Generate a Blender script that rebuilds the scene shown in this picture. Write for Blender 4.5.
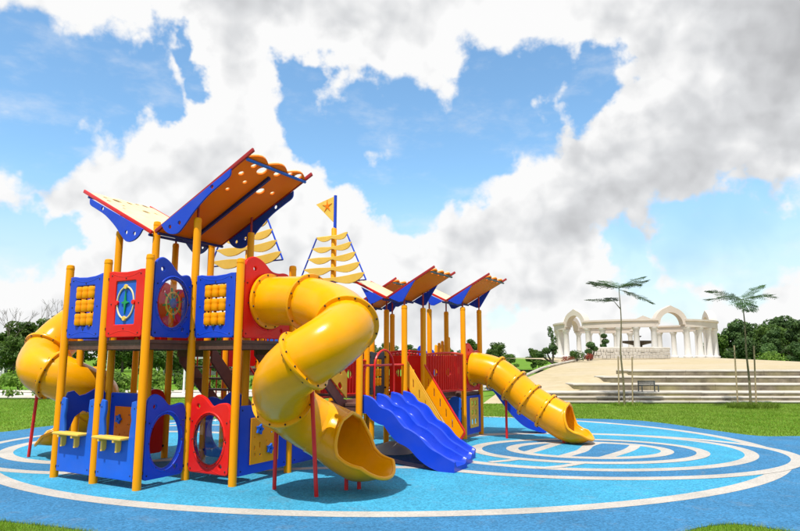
import bpy, bmesh, math, random
from mathutils import Vector, Matrix, noise
R = math.radians
random.seed(7)
scene = bpy.context.scene
for o in list(bpy.data.objects):
    bpy.data.objects.remove(o)
COL = scene.collection

# ------------------------------------------------------------------ camera
cam = bpy.data.cameras.new('camera')
cam.sensor_width = 23.6
cam.lens = 18.0
cam.clip_end = 3000
cam_o = bpy.data.objects.new('camera', cam)
COL.objects.link(cam_o)
cam_o.location = (0, 0, 1.7)
cam_o.rotation_euler = (R(90 + 8.53), 0, 0)
scene.camera = cam_o
scene.render.resolution_x, scene.render.resolution_y = 1024, 680

# ------------------------------------------------------------------ light
SUN_EL, SUN_AZ = 66.0, 206.0          # azimuth clockwise from +Y
sun = bpy.data.lights.new('sun', 'SUN')
sun.energy = 3.6
sun.angle = R(0.6)
sun.color = (1.0, 0.95, 0.86)
sun_o = bpy.data.objects.new('sun', sun)
COL.objects.link(sun_o)
sd = Vector((math.sin(R(SUN_AZ)) * math.cos(R(SUN_EL)), math.cos(R(SUN_AZ)) * math.cos(R(SUN_EL)), math.sin(R(SUN_EL))))
sun_o.rotation_euler = sd.to_track_quat('Z', 'Y').to_euler()

scene.view_settings.view_transform = 'Standard'
scene.view_settings.look = 'None'
scene.view_settings.exposure = 0.58
scene.view_settings.gamma = 1.0

# ------------------------------------------------------------------ sky: clear air plus cumulus, over the whole dome
# openings of blue between the clouds (azimuth, elevation, radius in degrees)
BLUE = [(-34.1, 21.9, 4.7), (-30.5, 21.9, 4.4), (-26.6, 21.8, 3.1), (-31.3, 18.4, 3.2), (-23.5, 23.7, 2.8), (-19.7, 25.6, 1.5), (-33.8, 17.7, 2.3), (-22.1, 21.7, 1.5), (-8.7, 25.6, 2.3), (-7.6, 21.6, 2.7), (-3.4, 20.6, 3.3), (1.5, 21.9, 3.8), (5.4, 19.2, 4.4), (1.0, 16.7, 3.0), (10.3, 23.8, 3.9), (14.1, 24.1, 2.3), (-2.4, 16.5, 2.0), (7.3, 21.3, 4.4), (-4.9, 18.7, 2.2), (18.6, 23.6, 2.2), (20.0, 8.6, 2.2), (25.8, 10.0, 2.9), (29.7, 11.0, 2.8), (33.4, 9.5, 3.5), (22.4, 6.2, 1.8), (29.1, 7.8, 2.1), (-33.0, 9.8, 2.4), (-29.6, 10.2, 1.3), (9.3, 2.6, 1.5), (23.9, 4.8, 2.2)]
# thick, grey-bottomed cloud (azimuth, elevation, radius, depth)
GREY = [(26.9, 14.0, 9.2, 0.80), (34.5, 26.1, 8.3, 0.9), (22.8, 26.9, 5.8, 0.5), (16.1, 17.7, 6.2, 0.55), (33.7, 17.0, 7.0, 0.8), (-15.5, 31.0, 6.0, 0.45), (-3.0, 32.0, 6.0, 0.32), (-19.0, 16.5, 5.0, 0.25), (6.7, 10.4, 6.5, 0.4), (16.8, 11.8, 5.4, 0.55), (3.7, 3.9, 5.6, 0.35), (20.3, 12.5, 6.2, 0.7), (-27.3, 9.7, 5.0, 0.25), (11.2, 5.2, 3.7, 0.3)]


def direction(az, el):
    return (math.sin(R(az)) * math.cos(R(el)), math.cos(R(az)) * math.cos(R(el)), math.sin(R(el)))


world = bpy.data.worlds.new('World')
scene.world = world
world.use_nodes = True
wt = world.node_tree
wt.nodes.clear()
WN, WL = wt.nodes.new, wt.links.new


def wmath(op, a, b=None, c=None, clamp=False):
    n = WN('ShaderNodeMath')
    n.operation = op
    n.use_clamp = clamp
    for i, x in enumerate((a, b, c)):
        if x is None:
            continue
        if isinstance(x, (int, float)):
            n.inputs[i].default_value = x
        else:
            WL(x, n.inputs[i])
    return n.outputs[0]


def wvec(op, a, b):
    n = WN('ShaderNodeVectorMath')
    n.operation = op
    for i, x in enumerate((a, b)):
        if isinstance(x, tuple):
            n.inputs[i].default_value = x
        else:
            WL(x, n.inputs[i])
    return n.outputs['Value'] if op in ('DISTANCE', 'DOT_PRODUCT') else n.outputs[0]


def wscale(a, s):
    n = WN('ShaderNodeVectorMath')
    n.operation = 'SCALE'
    WL(a, n.inputs[0])
    n.inputs['Scale'].default_value = s
    return n.outputs[0]


def wnoise(vec, scale, detail, rough=0.55, out='Fac'):
    n = WN('ShaderNodeTexNoise')
    n.inputs['Scale'].default_value = scale
    n.inputs['Detail'].default_value = detail
    n.inputs['Roughness'].default_value = rough
    WL(vec, n.inputs['Vector'])
    return n.outputs[out]


def wpuff(vec, scale, detail):
    n = WN('ShaderNodeTexVoronoi')
    n.feature = 'F1'
    n.inputs['Scale'].default_value = scale
    n.inputs['Detail'].default_value = detail
    n.inputs['Roughness'].default_value = 0.55
    n.inputs['Lacunarity'].default_value = 2.3
    n.normalize = True
    WL(vec, n.inputs['Vector'])
    return n.outputs['Distance']


def wramp(x, lo, hi, a=0.0, b=1.0, smooth=True):
    n = WN('ShaderNodeMapRange')
    n.interpolation_type = 'SMOOTHSTEP' if smooth else 'LINEAR'
    WL(x, n.inputs[0])
    for i, q in enumerate((lo, hi, a, b)):
        n.inputs[i + 1].default_value = q
    return n.outputs[0]


tc = WN('ShaderNodeTexCoord').outputs['Generated']
w1 = wscale(wvec('SUBTRACT', wnoise(tc, 6, 3, 0.6, out='Color'), (.5, .5, .5)), 0.16)
w2 = wscale(wvec('SUBTRACT', wnoise(tc, 30, 3, 0.65, out='Color'), (.5, .5, .5)), 0.045)
wd = wvec('ADD', wvec('ADD', tc, w1), w2)
field = None
for az, el, r in BLUE:
    d = wvec('DISTANCE', wd, direction(az, el))
    x = wmath('MULTIPLY_ADD', d, -1.0 / math.radians(r + 0.5), 0.98)
    field = x if field is None else wmath('SMOOTH_MAX', field, x, 0.25)
wsoft = wvec('ADD', tc, wscale(w1, 0.35))
puff = wpuff(wsoft, 9, 2.0)
fine = wmath('ADD', wmath('MULTIPLY', wnoise(tc, 16, 6, 0.62), 0.55), wmath('MULTIPLY', puff, 1.1))
broad = wnoise(wd, 3.2, 5, 0.55)
front = wramp(wvec('DOT_PRODUCT', tc, direction(0, 12)), 0.70, 0.80)
elsewhere = wramp(broad, 0.50, 0.62, -1.0, 1.0, False)
mixf = WN('ShaderNodeMix')
WL(front, mixf.inputs[0]); WL(elsewhere, mixf.inputs[2]); WL(field, mixf.inputs[3])
blue_f = wmath('MULTIPLY_ADD', wmath('SUBTRACT', fine, 0.52), 1.9, mixf.outputs[0])
clear = wramp(blue_f, -0.05, 0.34)
veil = wramp(wnoise(wvec('MULTIPLY', tc, (1.0, 1.0, 2.2)), 9, 5, 0.6), 0.50, 0.80, 0.0, 0.35)
sep = WN('ShaderNodeSeparateXYZ')
WL(tc, sep.inputs[0])
clear = wmath('MULTIPLY', wmath('MULTIPLY', clear, wmath('SUBTRACT', 1.0, veil)), wramp(sep.outputs[2], 0.0, 0.30, 0.35, 1.0))
grey = None
for az, el, r, k in GREY:
    d = wvec('DISTANCE', wd, direction(az, el))
    x = wmath('MULTIPLY', wramp(d, 0.0, math.radians(r) * 1.25, 1.0, 0.0), k)
    grey = x if grey is None else wmath('SMOOTH_MAX', grey, x, 0.15)
mixg = WN('ShaderNodeMix')
WL(front, mixg.inputs[0]); WL(wramp(wnoise(wd, 2.1, 3), 0.35, 0.7), mixg.inputs[2]); WL(grey, mixg.inputs[3])
lump_b = wpuff(wvec('ADD', wsoft, (-0.016, 0.0, 0.034)), 9, 2.0)
relief = wmath('MULTIPLY', wmath('SUBTRACT', puff, lump_b), 1.55)
soft = wmath('MULTIPLY', wmath('SUBTRACT', wnoise(tc, 3.2, 5, 0.55), 0.49), 0.7)
shade = wmath('ADD', wmath('ADD', wmath('MULTIPLY', mixg.outputs[0], 0.82), soft), relief, clamp=True)
edge = wramp(blue_f, -1.0, 0.0, 0.0, 0.20)
shade = wmath('SUBTRACT', shade, edge, clamp=True)
cr = WN('ShaderNodeValToRGB')
cr.color_ramp.elements[0].position, cr.color_ramp.elements[0].color = 0.0, (0.98, 0.98, 0.98, 1)
cr.color_ramp.elements[1].position, cr.color_ramp.elements[1].color = 0.95, (0.42, 0.425, 0.44, 1)
e = cr.color_ramp.elements.new(0.35)
e.color = (0.72, 0.732, 0.75, 1)
WL(shade, cr.inputs[0])
sky = WN('ShaderNodeTexSky')
sky.sky_type = 'NISHITA'
sky.sun_disc = False
sky.sun_elevation = R(SUN_EL)
sky.sun_rotation = R(SUN_AZ)
sky.air_density = 1.0
sky.dust_density = 0.3
sky.ozone_density = 2.0
bg_air = WN('ShaderNodeBackground')
tint = WN('ShaderNodeMix')
tint.data_type, tint.blend_type = 'RGBA', 'MULTIPLY'
tint.inputs[0].default_value = 1.0
tint.inputs[7].default_value = (0.95, 1.17, 1.17, 1)
WL(sky.outputs[0], tint.inputs[6])
low = WN('ShaderNodeVectorMath')
low.operation = 'SCALE'
WL(tint.outputs[2], low.inputs[0])
WL(wramp(sep.outputs[2], 0.0, 0.26, 0.66, 1.0), low.inputs['Scale'])
WL(low.outputs[0], bg_air.inputs[0])
bg_air.inputs[1].default_value = 0.13
bg_cloud = WN('ShaderNodeBackground')
WL(cr.outputs[0], bg_cloud.inputs[0])
bg_cloud.inputs[1].default_value = 0.665
mx = WN('ShaderNodeMixShader')
WL(clear, mx.inputs[0]); WL(bg_cloud.outputs[0], mx.inputs[1]); WL(bg_air.outputs[0], mx.inputs[2])
WL(mx.outputs[0], WN('ShaderNodeOutputWorld').inputs[0])


# ------------------------------------------------------------------ materials
def nodemat(name):
    m = bpy.data.materials.new(name)
    m.use_nodes = True
    return m, m.node_tree, m.node_tree.nodes['Principled BSDF']


def speckle(name, c1, c2, scale=8, rough=0.5, detail=5, bump=0.0, bscale=None, c3=None, scale3=0.6, spec=0.5, coat=0.0, coord='Object', lo=0.35, hi=0.65, rvar=0.0, amount3=0.6):
    m, t, p = nodemat(name)
    N, L = t.nodes.new, t.links.new
    co = N('ShaderNodeTexCoord').outputs[coord]
    no = N('ShaderNodeTexNoise')
    no.inputs['Scale'].default_value = scale
    no.inputs['Detail'].default_value = detail
    no.inputs['Roughness'].default_value = 0.6
    L(co, no.inputs['Vector'])
    ra = N('ShaderNodeMapRange')
    ra.inputs[1].default_value, ra.inputs[2].default_value = lo, hi
    L(no.outputs[0], ra.inputs[0])
    mi = N('ShaderNodeMix'); mi.data_type = 'RGBA'
    mi.inputs[6].default_value, mi.inputs[7].default_value = (*c1, 1), (*c2, 1)
    L(ra.outputs[0], mi.inputs[0])
    colour = mi.outputs[2]
    if c3:
        n3 = N('ShaderNodeTexNoise')
        n3.inputs['Scale'].default_value = scale3
        n3.inputs['Detail'].default_value = 4
        L(co, n3.inputs['Vector'])
        r3 = N('ShaderNodeMapRange')
        r3.inputs[1].default_value, r3.inputs[2].default_value, r3.inputs[4].default_value = 0.42, 0.68, amount3
        L(n3.outputs[0], r3.inputs[0])
        m3 = N('ShaderNodeMix'); m3.data_type = 'RGBA'
        m3.inputs[7].default_value = (*c3, 1)
        L(r3.outputs[0], m3.inputs[0]); L(colour, m3.inputs[6])
        colour = m3.outputs[2]
    L(colour, p.inputs['Base Color'])
    p.inputs['Roughness'].default_value = rough
    p.inputs['Specular IOR Level'].default_value = spec
    p.inputs['Coat Weight'].default_value = coat
    p.inputs['Coat Roughness'].default_value = 0.12
    if rvar:
        rr = N('ShaderNodeMapRange')
        rr.inputs[3].default_value, rr.inputs[4].default_value = rough - rvar, rough + rvar
        L(no.outputs[0], rr.inputs[0]); L(rr.outputs[0], p.inputs['Roughness'])
    if bump:
        bn = N('ShaderNodeTexNoise')
        bn.inputs['Scale'].default_value = bscale or scale * 3
        bn.inputs['Detail'].default_value = 4
        L(co, bn.inputs['Vector'])
        bu = N('ShaderNodeBump')
        bu.inputs['Strength'].default_value = bump
        bu.inputs['Distance'].default_value = 0.02
        L(bn.outputs[0], bu.inputs['Height']); L(bu.outputs[0], p.inputs['Normal'])
    return m


def tone(c, k):
    return tuple(x * k for x in c)


def plastic(name, c, rough=0.33, bump=0.05):
    dust = tuple(0.84 * x + 0.020 for x in c)
    return speckle(name, tone(c, 0.86), c, 2.2, rough, 9, bump=bump, bscale=60, c3=dust, scale3=3.4, rvar=0.11, spec=0.28)


YEL = (0.90, 0.375, 0.0005)
ORA = (0.83, 0.335, 0.010)
BLU = (0.009, 0.062, 0.63)
M = {
    'tube': plastic('moulded yellow plastic', YEL, 0.22, 0.03),
    'post': speckle('yellow powder coat', (0.90, 0.33, 0.0005), (0.94, 0.355, 0.0005), 3, 0.38, bump=0.05, bscale=90, c3=(0.82, 0.30, 0.004), scale3=2.5, spec=0.2),
    'blue': plastic('blue moulded plastic', BLU, 0.36),
    'lblue': plastic('mid blue plastic and sun glare', (0.012, 0.120, 0.66), 0.36),  # on the counter panels this paler blue carries the sun glare
    'slide': plastic('blue slide plastic', (0.009, 0.056, 0.62), 0.30, 0.03),
    'navy': plastic('blue board', (0.012, 0.022, 0.20), 0.45),
    'red': plastic('red moulded plastic', (0.80, 0.012, 0.006), 0.36),
    'redsteel': speckle('red powder coat', (0.60, 0.008, 0.008), (0.70, 0.012, 0.010), 4, 0.35, bump=0.05),
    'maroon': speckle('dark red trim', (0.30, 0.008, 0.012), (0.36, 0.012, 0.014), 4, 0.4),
    'yboard': speckle('yellow plastic board', (0.80, 0.40, 0.02), (0.86, 0.46, 0.03), 5, 0.45, bump=0.05),
    'oboard': speckle('orange roof board', (0.95, 0.175, 0.001), (0.97, 0.20, 0.002), 3, 0.5, bump=0.05, c3=(0.95, 0.22, 0.004), spec=0.2),
    'oboard2': speckle('light orange roof board', (0.94, 0.185, 0.001), (0.97, 0.215, 0.002), 3, 0.5, bump=0.05, spec=0.2),
    'cream': speckle('cream dial and roof glare', (0.78, 0.60, 0.33), (0.84, 0.68, 0.42), 4, 0.45, c3=(0.74, 0.55, 0.28), bump=0.05),  # roof tops: sun glare put into the colour; dial rings: plain cream
    'sail': speckle('ochre sail board', (0.76, 0.47, 0.06), (0.82, 0.53, 0.09), 4, 0.5, bump=0.05),
    'deck': speckle('brown coated deck steel', (0.085, 0.036, 0.028), (0.12, 0.055, 0.042), 14, 0.55, bump=0.2),
    'stringer': speckle('brown stair stringer', (0.13, 0.040, 0.035), (0.17, 0.055, 0.045), 6, 0.5, bump=0.1),
    'dark': speckle('dark bolt steel', (0.012, 0.012, 0.014), (0.025, 0.025, 0.025), 20, 0.6, spec=0.2),
    'grey': speckle('slate grey plastic', (0.05, 0.085, 0.10), (0.07, 0.11, 0.125), 5, 0.45),
    'green': plastic('green plastic', (0.01, 0.30, 0.10), 0.4),
    'white': speckle('white plastic', (0.72, 0.72, 0.70), (0.80, 0.80, 0.78), 5, 0.4),
    'steel': speckle('galvanised steel', (0.42, 0.42, 0.42), (0.55, 0.55, 0.54), 12, 0.4),
}
# clear polycarbonate bubble: mostly see-through with a sharp reflection
gm, gt, gp = nodemat('clear polycarbonate')
gp.inputs['Base Color'].default_value = (0.92, 0.94, 0.95, 1)
gp.inputs['Roughness'].default_value = 0.08
tr = gt.nodes.new('ShaderNodeBsdfTransparent')
tr.inputs[0].default_value = (0.93, 0.95, 0.96, 1)
fm = gt.nodes.new('ShaderNodeMixShader')
fr_ = gt.nodes.new('ShaderNodeFresnel')
fr_.inputs[0].default_value = 1.7
gl = gt.nodes.new('ShaderNodeBsdfGlossy')
gl.inputs['Roughness'].default_value = 0.06
gt.links.new(fr_.outputs[0], fm.inputs[0])
gt.links.new(tr.outputs[0], fm.inputs[1])
gt.links.new(gl.outputs[0], fm.inputs[2])
gt.links.new(fm.outputs[0], gt.nodes['Material Output'].inputs[0])
M['clear'] = gm


def rubber(name, c, lo=0.70, hi=1.24):
    """wet-pour rubber crumb: granules of slightly different tone"""
    m, t, p = nodemat(name)
    N, L = t.nodes.new, t.links.new
    co = N('ShaderNodeTexCoord').outputs['Object']
    vo = N('ShaderNodeTexVoronoi')
    vo.inputs['Scale'].default_value = 55
    L(co, vo.inputs['Vector'])
    mi = N('ShaderNodeMix'); mi.data_type = 'RGBA'
    mi.inputs[6].default_value = (*tone(c, lo), 1)
    mi.inputs[7].default_value = (*[min(1, x * hi + 0.01) for x in c], 1)
    sp = N('ShaderNodeSeparateColor')
    L(vo.outputs['Color'], sp.inputs[0]); L(sp.outputs[0], mi.inputs[0])
    no = N('ShaderNodeTexNoise')
    no.inputs['Scale'].default_value = 0.9
    no.inputs['Detail'].default_value = 8
    no.inputs['Roughness'].default_value = 0.65
    L(co, no.inputs['Vector'])
    ra = N('ShaderNodeMapRange')
    ra.inputs[1].default_value, ra.inputs[2].default_value = 0.3, 0.75
    ra.inputs[3].default_value, ra.inputs[4].default_value = 0.80, 1.14
    L(no.outputs[0], ra.inputs[0])
    hs = N('ShaderNodeHueSaturation')
    L(ra.outputs[0], hs.inputs['Value']); L(mi.outputs[2], hs.inputs['Color'])
    n2 = N('ShaderNodeTexNoise')
    n2.inputs['Scale'].default_value = 2.6
    n2.inputs['Detail'].default_value = 9
    n2.inputs['Roughness'].default_value = 0.72
    n2.inputs['Distortion'].default_value = 0.6
    L(co, n2.inputs['Vector'])
    r2 = N('ShaderNodeMapRange')
    r2.inputs[1].default_value, r2.inputs[2].default_value, r2.inputs[4].default_value = 0.54, 0.80, 0.42
    L(n2.outputs[0], r2.inputs[0])
    dm = N('ShaderNodeMix'); dm.data_type = 'RGBA'
    dm.inputs[7].default_value = (0.20, 0.22, 0.22, 1)
    L(r2.outputs[0], dm.inputs[0]); L(hs.outputs[0], dm.inputs[6])
    L(dm.outputs[2], p.inputs['Base Color'])
    p.inputs['Roughness'].default_value = 0.85
    p.inputs['Specular IOR Level'].default_value = 0.25
    bu = N('ShaderNodeBump')
    bu.inputs['Strength'].default_value = 0.35
    bu.inputs['Distance'].default_value = 0.01
    L(vo.outputs['Distance'], bu.inputs['Height']); L(bu.outputs[0], p.inputs['Normal'])
    return m


M['fl_blue'] = rubber('mid blue rubber crumb', (0.030, 0.170, 0.350))
M['fl_cyan'] = rubber('light blue rubber crumb', (0.036, 0.290, 0.480))
M['fl_white'] = rubber('off-white rubber crumb', (0.44, 0.42, 0.39), 0.88, 1.1)
M['lawn'] = speckle('lawn', (0.065, 0.175, 0.010), (0.130, 0.265, 0.018), 1.2, 0.9, 10, 0.5, 30, c3=(0.165, 0.240, 0.040), scale3=0.22, spec=0.1)
M['paving'] = speckle('cream paving', (0.39, 0.315, 0.185), (0.46, 0.38, 0.235), 2.0, 0.8, 8, 0.15, c3=(0.46, 0.40, 0.31), scale3=0.2)
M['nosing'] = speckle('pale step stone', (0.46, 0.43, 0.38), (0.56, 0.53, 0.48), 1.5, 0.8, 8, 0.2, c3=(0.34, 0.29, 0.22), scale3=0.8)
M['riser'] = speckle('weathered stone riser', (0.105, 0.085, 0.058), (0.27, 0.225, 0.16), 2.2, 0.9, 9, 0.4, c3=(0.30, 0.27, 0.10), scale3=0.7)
M['plaster'] = speckle('white stone plaster', (0.62, 0.61, 0.60), (0.70, 0.69, 0.68), 1.4, 0.75, 8, 0.1, c3=(0.57, 0.53, 0.50), scale3=0.35)
M['arch'] = speckle('pinkish stone', (0.55, 0.485, 0.435), (0.61, 0.55, 0.50), 1.6, 0.75, 8, 0.1, c3=(0.50, 0.42, 0.36), scale3=0.4)
M['wallstone'] = speckle('rough stone', (0.46, 0.42, 0.37), (0.56, 0.52, 0.47), 3, 0.9, 8, 0.4)
M['fountain'] = speckle('dark bronze stone', (0.05, 0.04, 0.035), (0.09, 0.07, 0.055), 6, 0.6, bump=0.3)
M['bark'] = speckle('bark', (0.05, 0.04, 0.03), (0.10, 0.08, 0.06), 12, 0.9, bump=0.5)
M['youngbark'] = speckle('young bark', (0.13, 0.11, 0.06), (0.20, 0.17, 0.10), 14, 0.85, bump=0.4)
M['stakewood'] = speckle('weathered stake wood', (0.30, 0.22, 0.13), (0.42, 0.33, 0.21), 10, 0.9, bump=0.4)
M['concrete'] = speckle('pale concrete road', (0.42, 0.41, 0.40), (0.52, 0.51, 0.49), 1.5, 0.85, 8, 0.2)
M['benchmetal'] = speckle('dark grey bench metal', (0.055, 0.065, 0.07), (0.09, 0.10, 0.11), 10, 0.5)
M['roofsheet'] = speckle('grey sheet roof', (0.35, 0.36, 0.37), (0.45, 0.46, 0.47), 3, 0.6)


def leafmat(name, c1, c2, trans=0.35):
    m, t, p = nodemat(name)
    N, L = t.nodes.new, t.links.new
    co = N('ShaderNodeTexCoord').outputs['Object']
    no = N('ShaderNodeTexNoise')
    no.inputs['Scale'].default_value = 1.3
    no.inputs['Detail'].default_value = 5
    L(co, no.inputs['Vector'])
    ra = N('ShaderNodeMapRange')
    ra.inputs[1].default_value, ra.inputs[2].default_value = 0.35, 0.65
    L(no.outputs[0], ra.inputs[0])
    mi = N('ShaderNodeMix'); mi.data_type = 'RGBA'
    mi.inputs[6].default_value, mi.inputs[7].default_value = (*c1, 1), (*c2, 1)
    L(ra.outputs[0], mi.inputs[0])
    oi = N('ShaderNodeObjectInfo')
    r2 = N('ShaderNodeMapRange')
    r2.inputs[3].default_value, r2.inputs[4].default_value = 0.75, 1.25
    L(oi.outputs['Random'], r2.inputs[0])
    hs = N('ShaderNodeHueSaturation')
    L(r2.outputs[0], hs.inputs['Value']); L(mi.outputs[2], hs.inputs['Color'])
    L(hs.outputs[0], p.inputs['Base Color'])
    p.inputs['Roughness'].default_value = 0.6
    p.inputs['Specular IOR Level'].default_value = 0.3
    tl = N('ShaderNodeBsdfTranslucent')
    L(hs.outputs[0], tl.inputs[0])
    ms = N('ShaderNodeMixShader')
    ms.inputs[0].default_value = trans
    L(p.outputs[0], ms.inputs[1]); L(tl.outputs[0], ms.inputs[2])
    L(ms.outputs[0], t.nodes['Material Output'].inputs[0])
    return m


M['leaf'] = leafmat('tree leaves', (0.050, 0.115, 0.018), (0.120, 0.205, 0.030))
M['leaf_dark'] = leafmat('dark tree leaves', (0.048, 0.110, 0.032), (0.115, 0.200, 0.055))
M['leaf_light'] = leafmat('bright shrub leaves', (0.09, 0.19, 0.02), (0.19, 0.30, 0.04))
M['leaf_red'] = leafmat('red shrub leaves', (0.28, 0.04, 0.03), (0.36, 0.09, 0.05))
M['frond'] = leafmat('feathery frond leaves', (0.035, 0.095, 0.035), (0.075, 0.15, 0.045), 0.25)
M['grass'] = leafmat('grass blades', (0.150, 0.265, 0.016), (0.240, 0.345, 0.046), 0.35)


# ------------------------------------------------------------------ mesh helpers
class MB:
    def __init__(self):
        self.v, self.f = [], []

    def add(self, vs, fs):
        n = len(self.v)
        self.v += [tuple(x) for x in vs]
        self.f += [tuple(i + n for i in q) for q in fs]
        return self

    def box(self, x0, x1, y0, y1, z0, z1, mat=None):
        vs = [Vector((x, y, z)) for z in (z0, z1) for y in (y0, y1) for x in (x0, x1)]
        if mat:
            vs = [mat @ q for q in vs]
        return self.add(vs, [(0, 2, 3, 1), (4, 5, 7, 6), (0, 1, 5, 4), (2, 6, 7, 3), (0, 4, 6, 2), (1, 3, 7, 5)])

    def tube(self, pts, r, n=10, closed=False, caps=True):
        pts = [Vector(p) for p in pts]
        rs = r if isinstance(r, (list, tuple)) else [r] * len(pts)
        m = len(pts)
        rings = []
        prev = None
        for i, p in enumerate(pts):
            if closed:
                t = pts[(i + 1) % m] - pts[i - 1]
            else:
                t = pts[min(i + 1, m - 1)] - pts[max(i - 1, 0)]
            if t.length < 1e-9:
                t = Vector((0, 0, 1))
            t.normalize()
            if prev is None:
                a = Vector((0, 0, 1)) if abs(t.z) < 0.9 else Vector((1, 0, 0))
            else:
                a = prev
            x = a - t * a.dot(t)
            if x.length < 1e-6:
                x = t.orthogonal()
            x.normalize()
            prev = x
            y = t.cross(x)
            rings.append([p + (x * math.cos(2 * math.pi * k / n) + y * math.sin(2 * math.pi * k / n)) * rs[i] for k in range(n)])
        vs = [q for g in rings for q in g]
        fs = []
        for i in range(m if closed else m - 1):
            j = (i + 1) % m
            for k in range(n):
                fs.append((i * n + k, i * n + (k + 1) % n, j * n + (k + 1) % n, j * n + k))
        if caps and not closed:
            fs.append(tuple(range(n - 1, -1, -1)))
            fs.append(tuple((m - 1) * n + k for k in range(n)))
        return self.add(vs, fs)

    def lathe(self, prof, n=16, c=(0, 0, 0)):
        vs, fs = [], []
        for r, z in prof:
            for k in range(n):
                a = 2 * math.pi * k / n
                vs.append((c[0] + r * math.cos(a), c[1] + r * math.sin(a), c[2] + z))
        for i in range(len(prof) - 1):
            for k in range(n):
                fs.append((i * n + k, i * n + (k + 1) % n, (i + 1) * n + (k + 1) % n, (i + 1) * n + k))
        if prof[0][0] > 1e-6:
            fs.append(tuple(range(n - 1, -1, -1)))
        if prof[-1][0] > 1e-6:
            fs.append(tuple((len(prof) - 1) * n + k for k in range(n)))
        return self.add(vs, fs)

    def ball(self, c, r, n=6):
        c = Vector(c)
        vs = [c + Vector(q) * r for q in ((1, 0, 0), (-1, 0, 0), (0, 1, 0), (0, -1, 0), (0, 0, 1), (0, 0, -1))]
        return self.add(vs, [(0, 2, 4), (2, 1, 4), (1, 3, 4), (3, 0, 4), (2, 0, 5), (1, 2, 5), (3, 1, 5), (0, 3, 5)])

    def mesh(self, name, smooth=35, bevel=0.0, weld=False):
        me = bpy.data.meshes.new(name)
        me.from_pydata(self.v, [], self.f)
        finish(me, smooth, bevel, weld)
        return me


def finish(me, smooth=35, bevel=0.0, weld=False):
    if bevel or weld:
        bm = bmesh.new()
        bm.from_mesh(me)
        if weld:
            bmesh.ops.remove_doubles(bm, verts=bm.verts, dist=1e-4)
        if bevel:
            es = [e for e in bm.edges if e.is_manifold and e.calc_face_angle(0) > 0.6]
            bmesh.ops.bevel(bm, geom=es, offset=bevel, segments=2, affect='EDGES', profile=0.5)
        bm.to_mesh(me)
        bm.free()
    if smooth:
        me.polygons.foreach_set('use_smooth', [True] * len(me.polygons))
        me.set_sharp_from_angle(angle=R(smooth))
    me.update()


def ob(name, me, mat, parent=None, loc=(0, 0, 0), rot=(0, 0, 0), label=None):
    o = bpy.data.objects.new(name, me)
    if mat is not None and not me.materials:
        me.materials.append(M[mat] if isinstance(mat, str) else mat)
    COL.objects.link(o)
    o.location = loc
    o.rotation_euler = rot
    if parent:
        o.parent = parent
    if label:
        o['label'] = label
    return o


def empty(name, loc=(0, 0, 0), rz=0.0):
    o = bpy.data.objects.new(name, None)
    o.empty_display_size = 0.2
    COL.objects.link(o)
    o.location = loc
    o.rotation_euler = (0, 0, rz)
    return o


def tag(o, label, cat, group=None):
    o['label'] = label
    o['category'] = cat
    if group:
        o['group'] = group
    return o


def structure(o):
    o['kind'] = 'structure'
    return o


def stuff(o):
    o['kind'] = 'stuff'
    return o


def smooth_pts(pts, per=6, closed=False):
    """Catmull-Rom through the points"""
    P = [Vector(p) for p in pts]
    n = len(P)
    out = []
    for i in range(n if closed else n - 1):
        if closed:
            a, b, c, d = P[i - 1], P[i], P[(i + 1) % n], P[(i + 2) % n]
        else:
            b, c = P[i], P[i + 1]
            a = P[i - 1] if i else b * 2 - c
            d = P[i + 2] if i + 2 < n else c * 2 - b
        for k in range(per):
            t = k / per
            out.append(0.5 * ((2 * b) + (c - a) * t + (2 * a - 5 * b + 4 * c - d) * t * t + (3 * b - a - 3 * c + d) * t ** 3))
    if not closed:
        out.append(P[-1])
    return out


def circle(cx, cy, r, n=28, ry=None):
    ry = ry or r
    return [(cx + r * math.cos(2 * math.pi * k / n), cy + ry * math.sin(2 * math.pi * k / n)) for k in range(n)]


def plate(name, outline, holes=(), thick=0.03, bevel=0.006, mat4=None, smooth=40):
    """board cut to an outline, with real holes and rounded edges"""
    cu = bpy.data.curves.new(name, 'CURVE')
    cu.dimensions = '2D'
    cu.fill_mode = 'BOTH'
    cu.extrude = max(thick / 2 - bevel, 0.001)
    cu.bevel_depth = bevel
    cu.bevel_resolution = 1
    cu.offset = -bevel
    for L in [outline] + list(holes):
        s = cu.splines.new('POLY')
        s.points.add(len(L) - 1)
        for q, p in zip(s.points, L):
            q.co = (p[0], p[1], 0, 1)
        s.use_cyclic_u = True
    tmp = bpy.data.objects.new('tmp', cu)
    me = bpy.data.meshes.new_from_object(tmp)
    bpy.data.objects.remove(tmp)
    bpy.data.curves.remove(cu)
    me.name = name
    if mat4:
        me.transform(mat4)
    finish(me, smooth)
    return me


def frame(o, U, V):
    U, V = Vector(U).normalized(), Vector(V).normalized()
    W = U.cross(V)
    m = Matrix.Identity(4)
    for i, q in enumerate((U, V, W)):
        m[0][i], m[1][i], m[2][i] = q
    m[0][3], m[1][3], m[2][3] = o
    return m


def rrect(x0, y0, x1, y1, r=0.05, n=4):
    out = []
    for cx, cy, a in ((x1 - r, y1 - r, 0), (x0 + r, y1 - r, 90), (x0 + r, y0 + r, 180), (x1 - r, y0 + r, 270)):
        for k in range(n + 1):
            t = R(a + 90 * k / n)
            out.append((cx + r * math.cos(t), cy + r * math.sin(t)))
    return out


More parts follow.
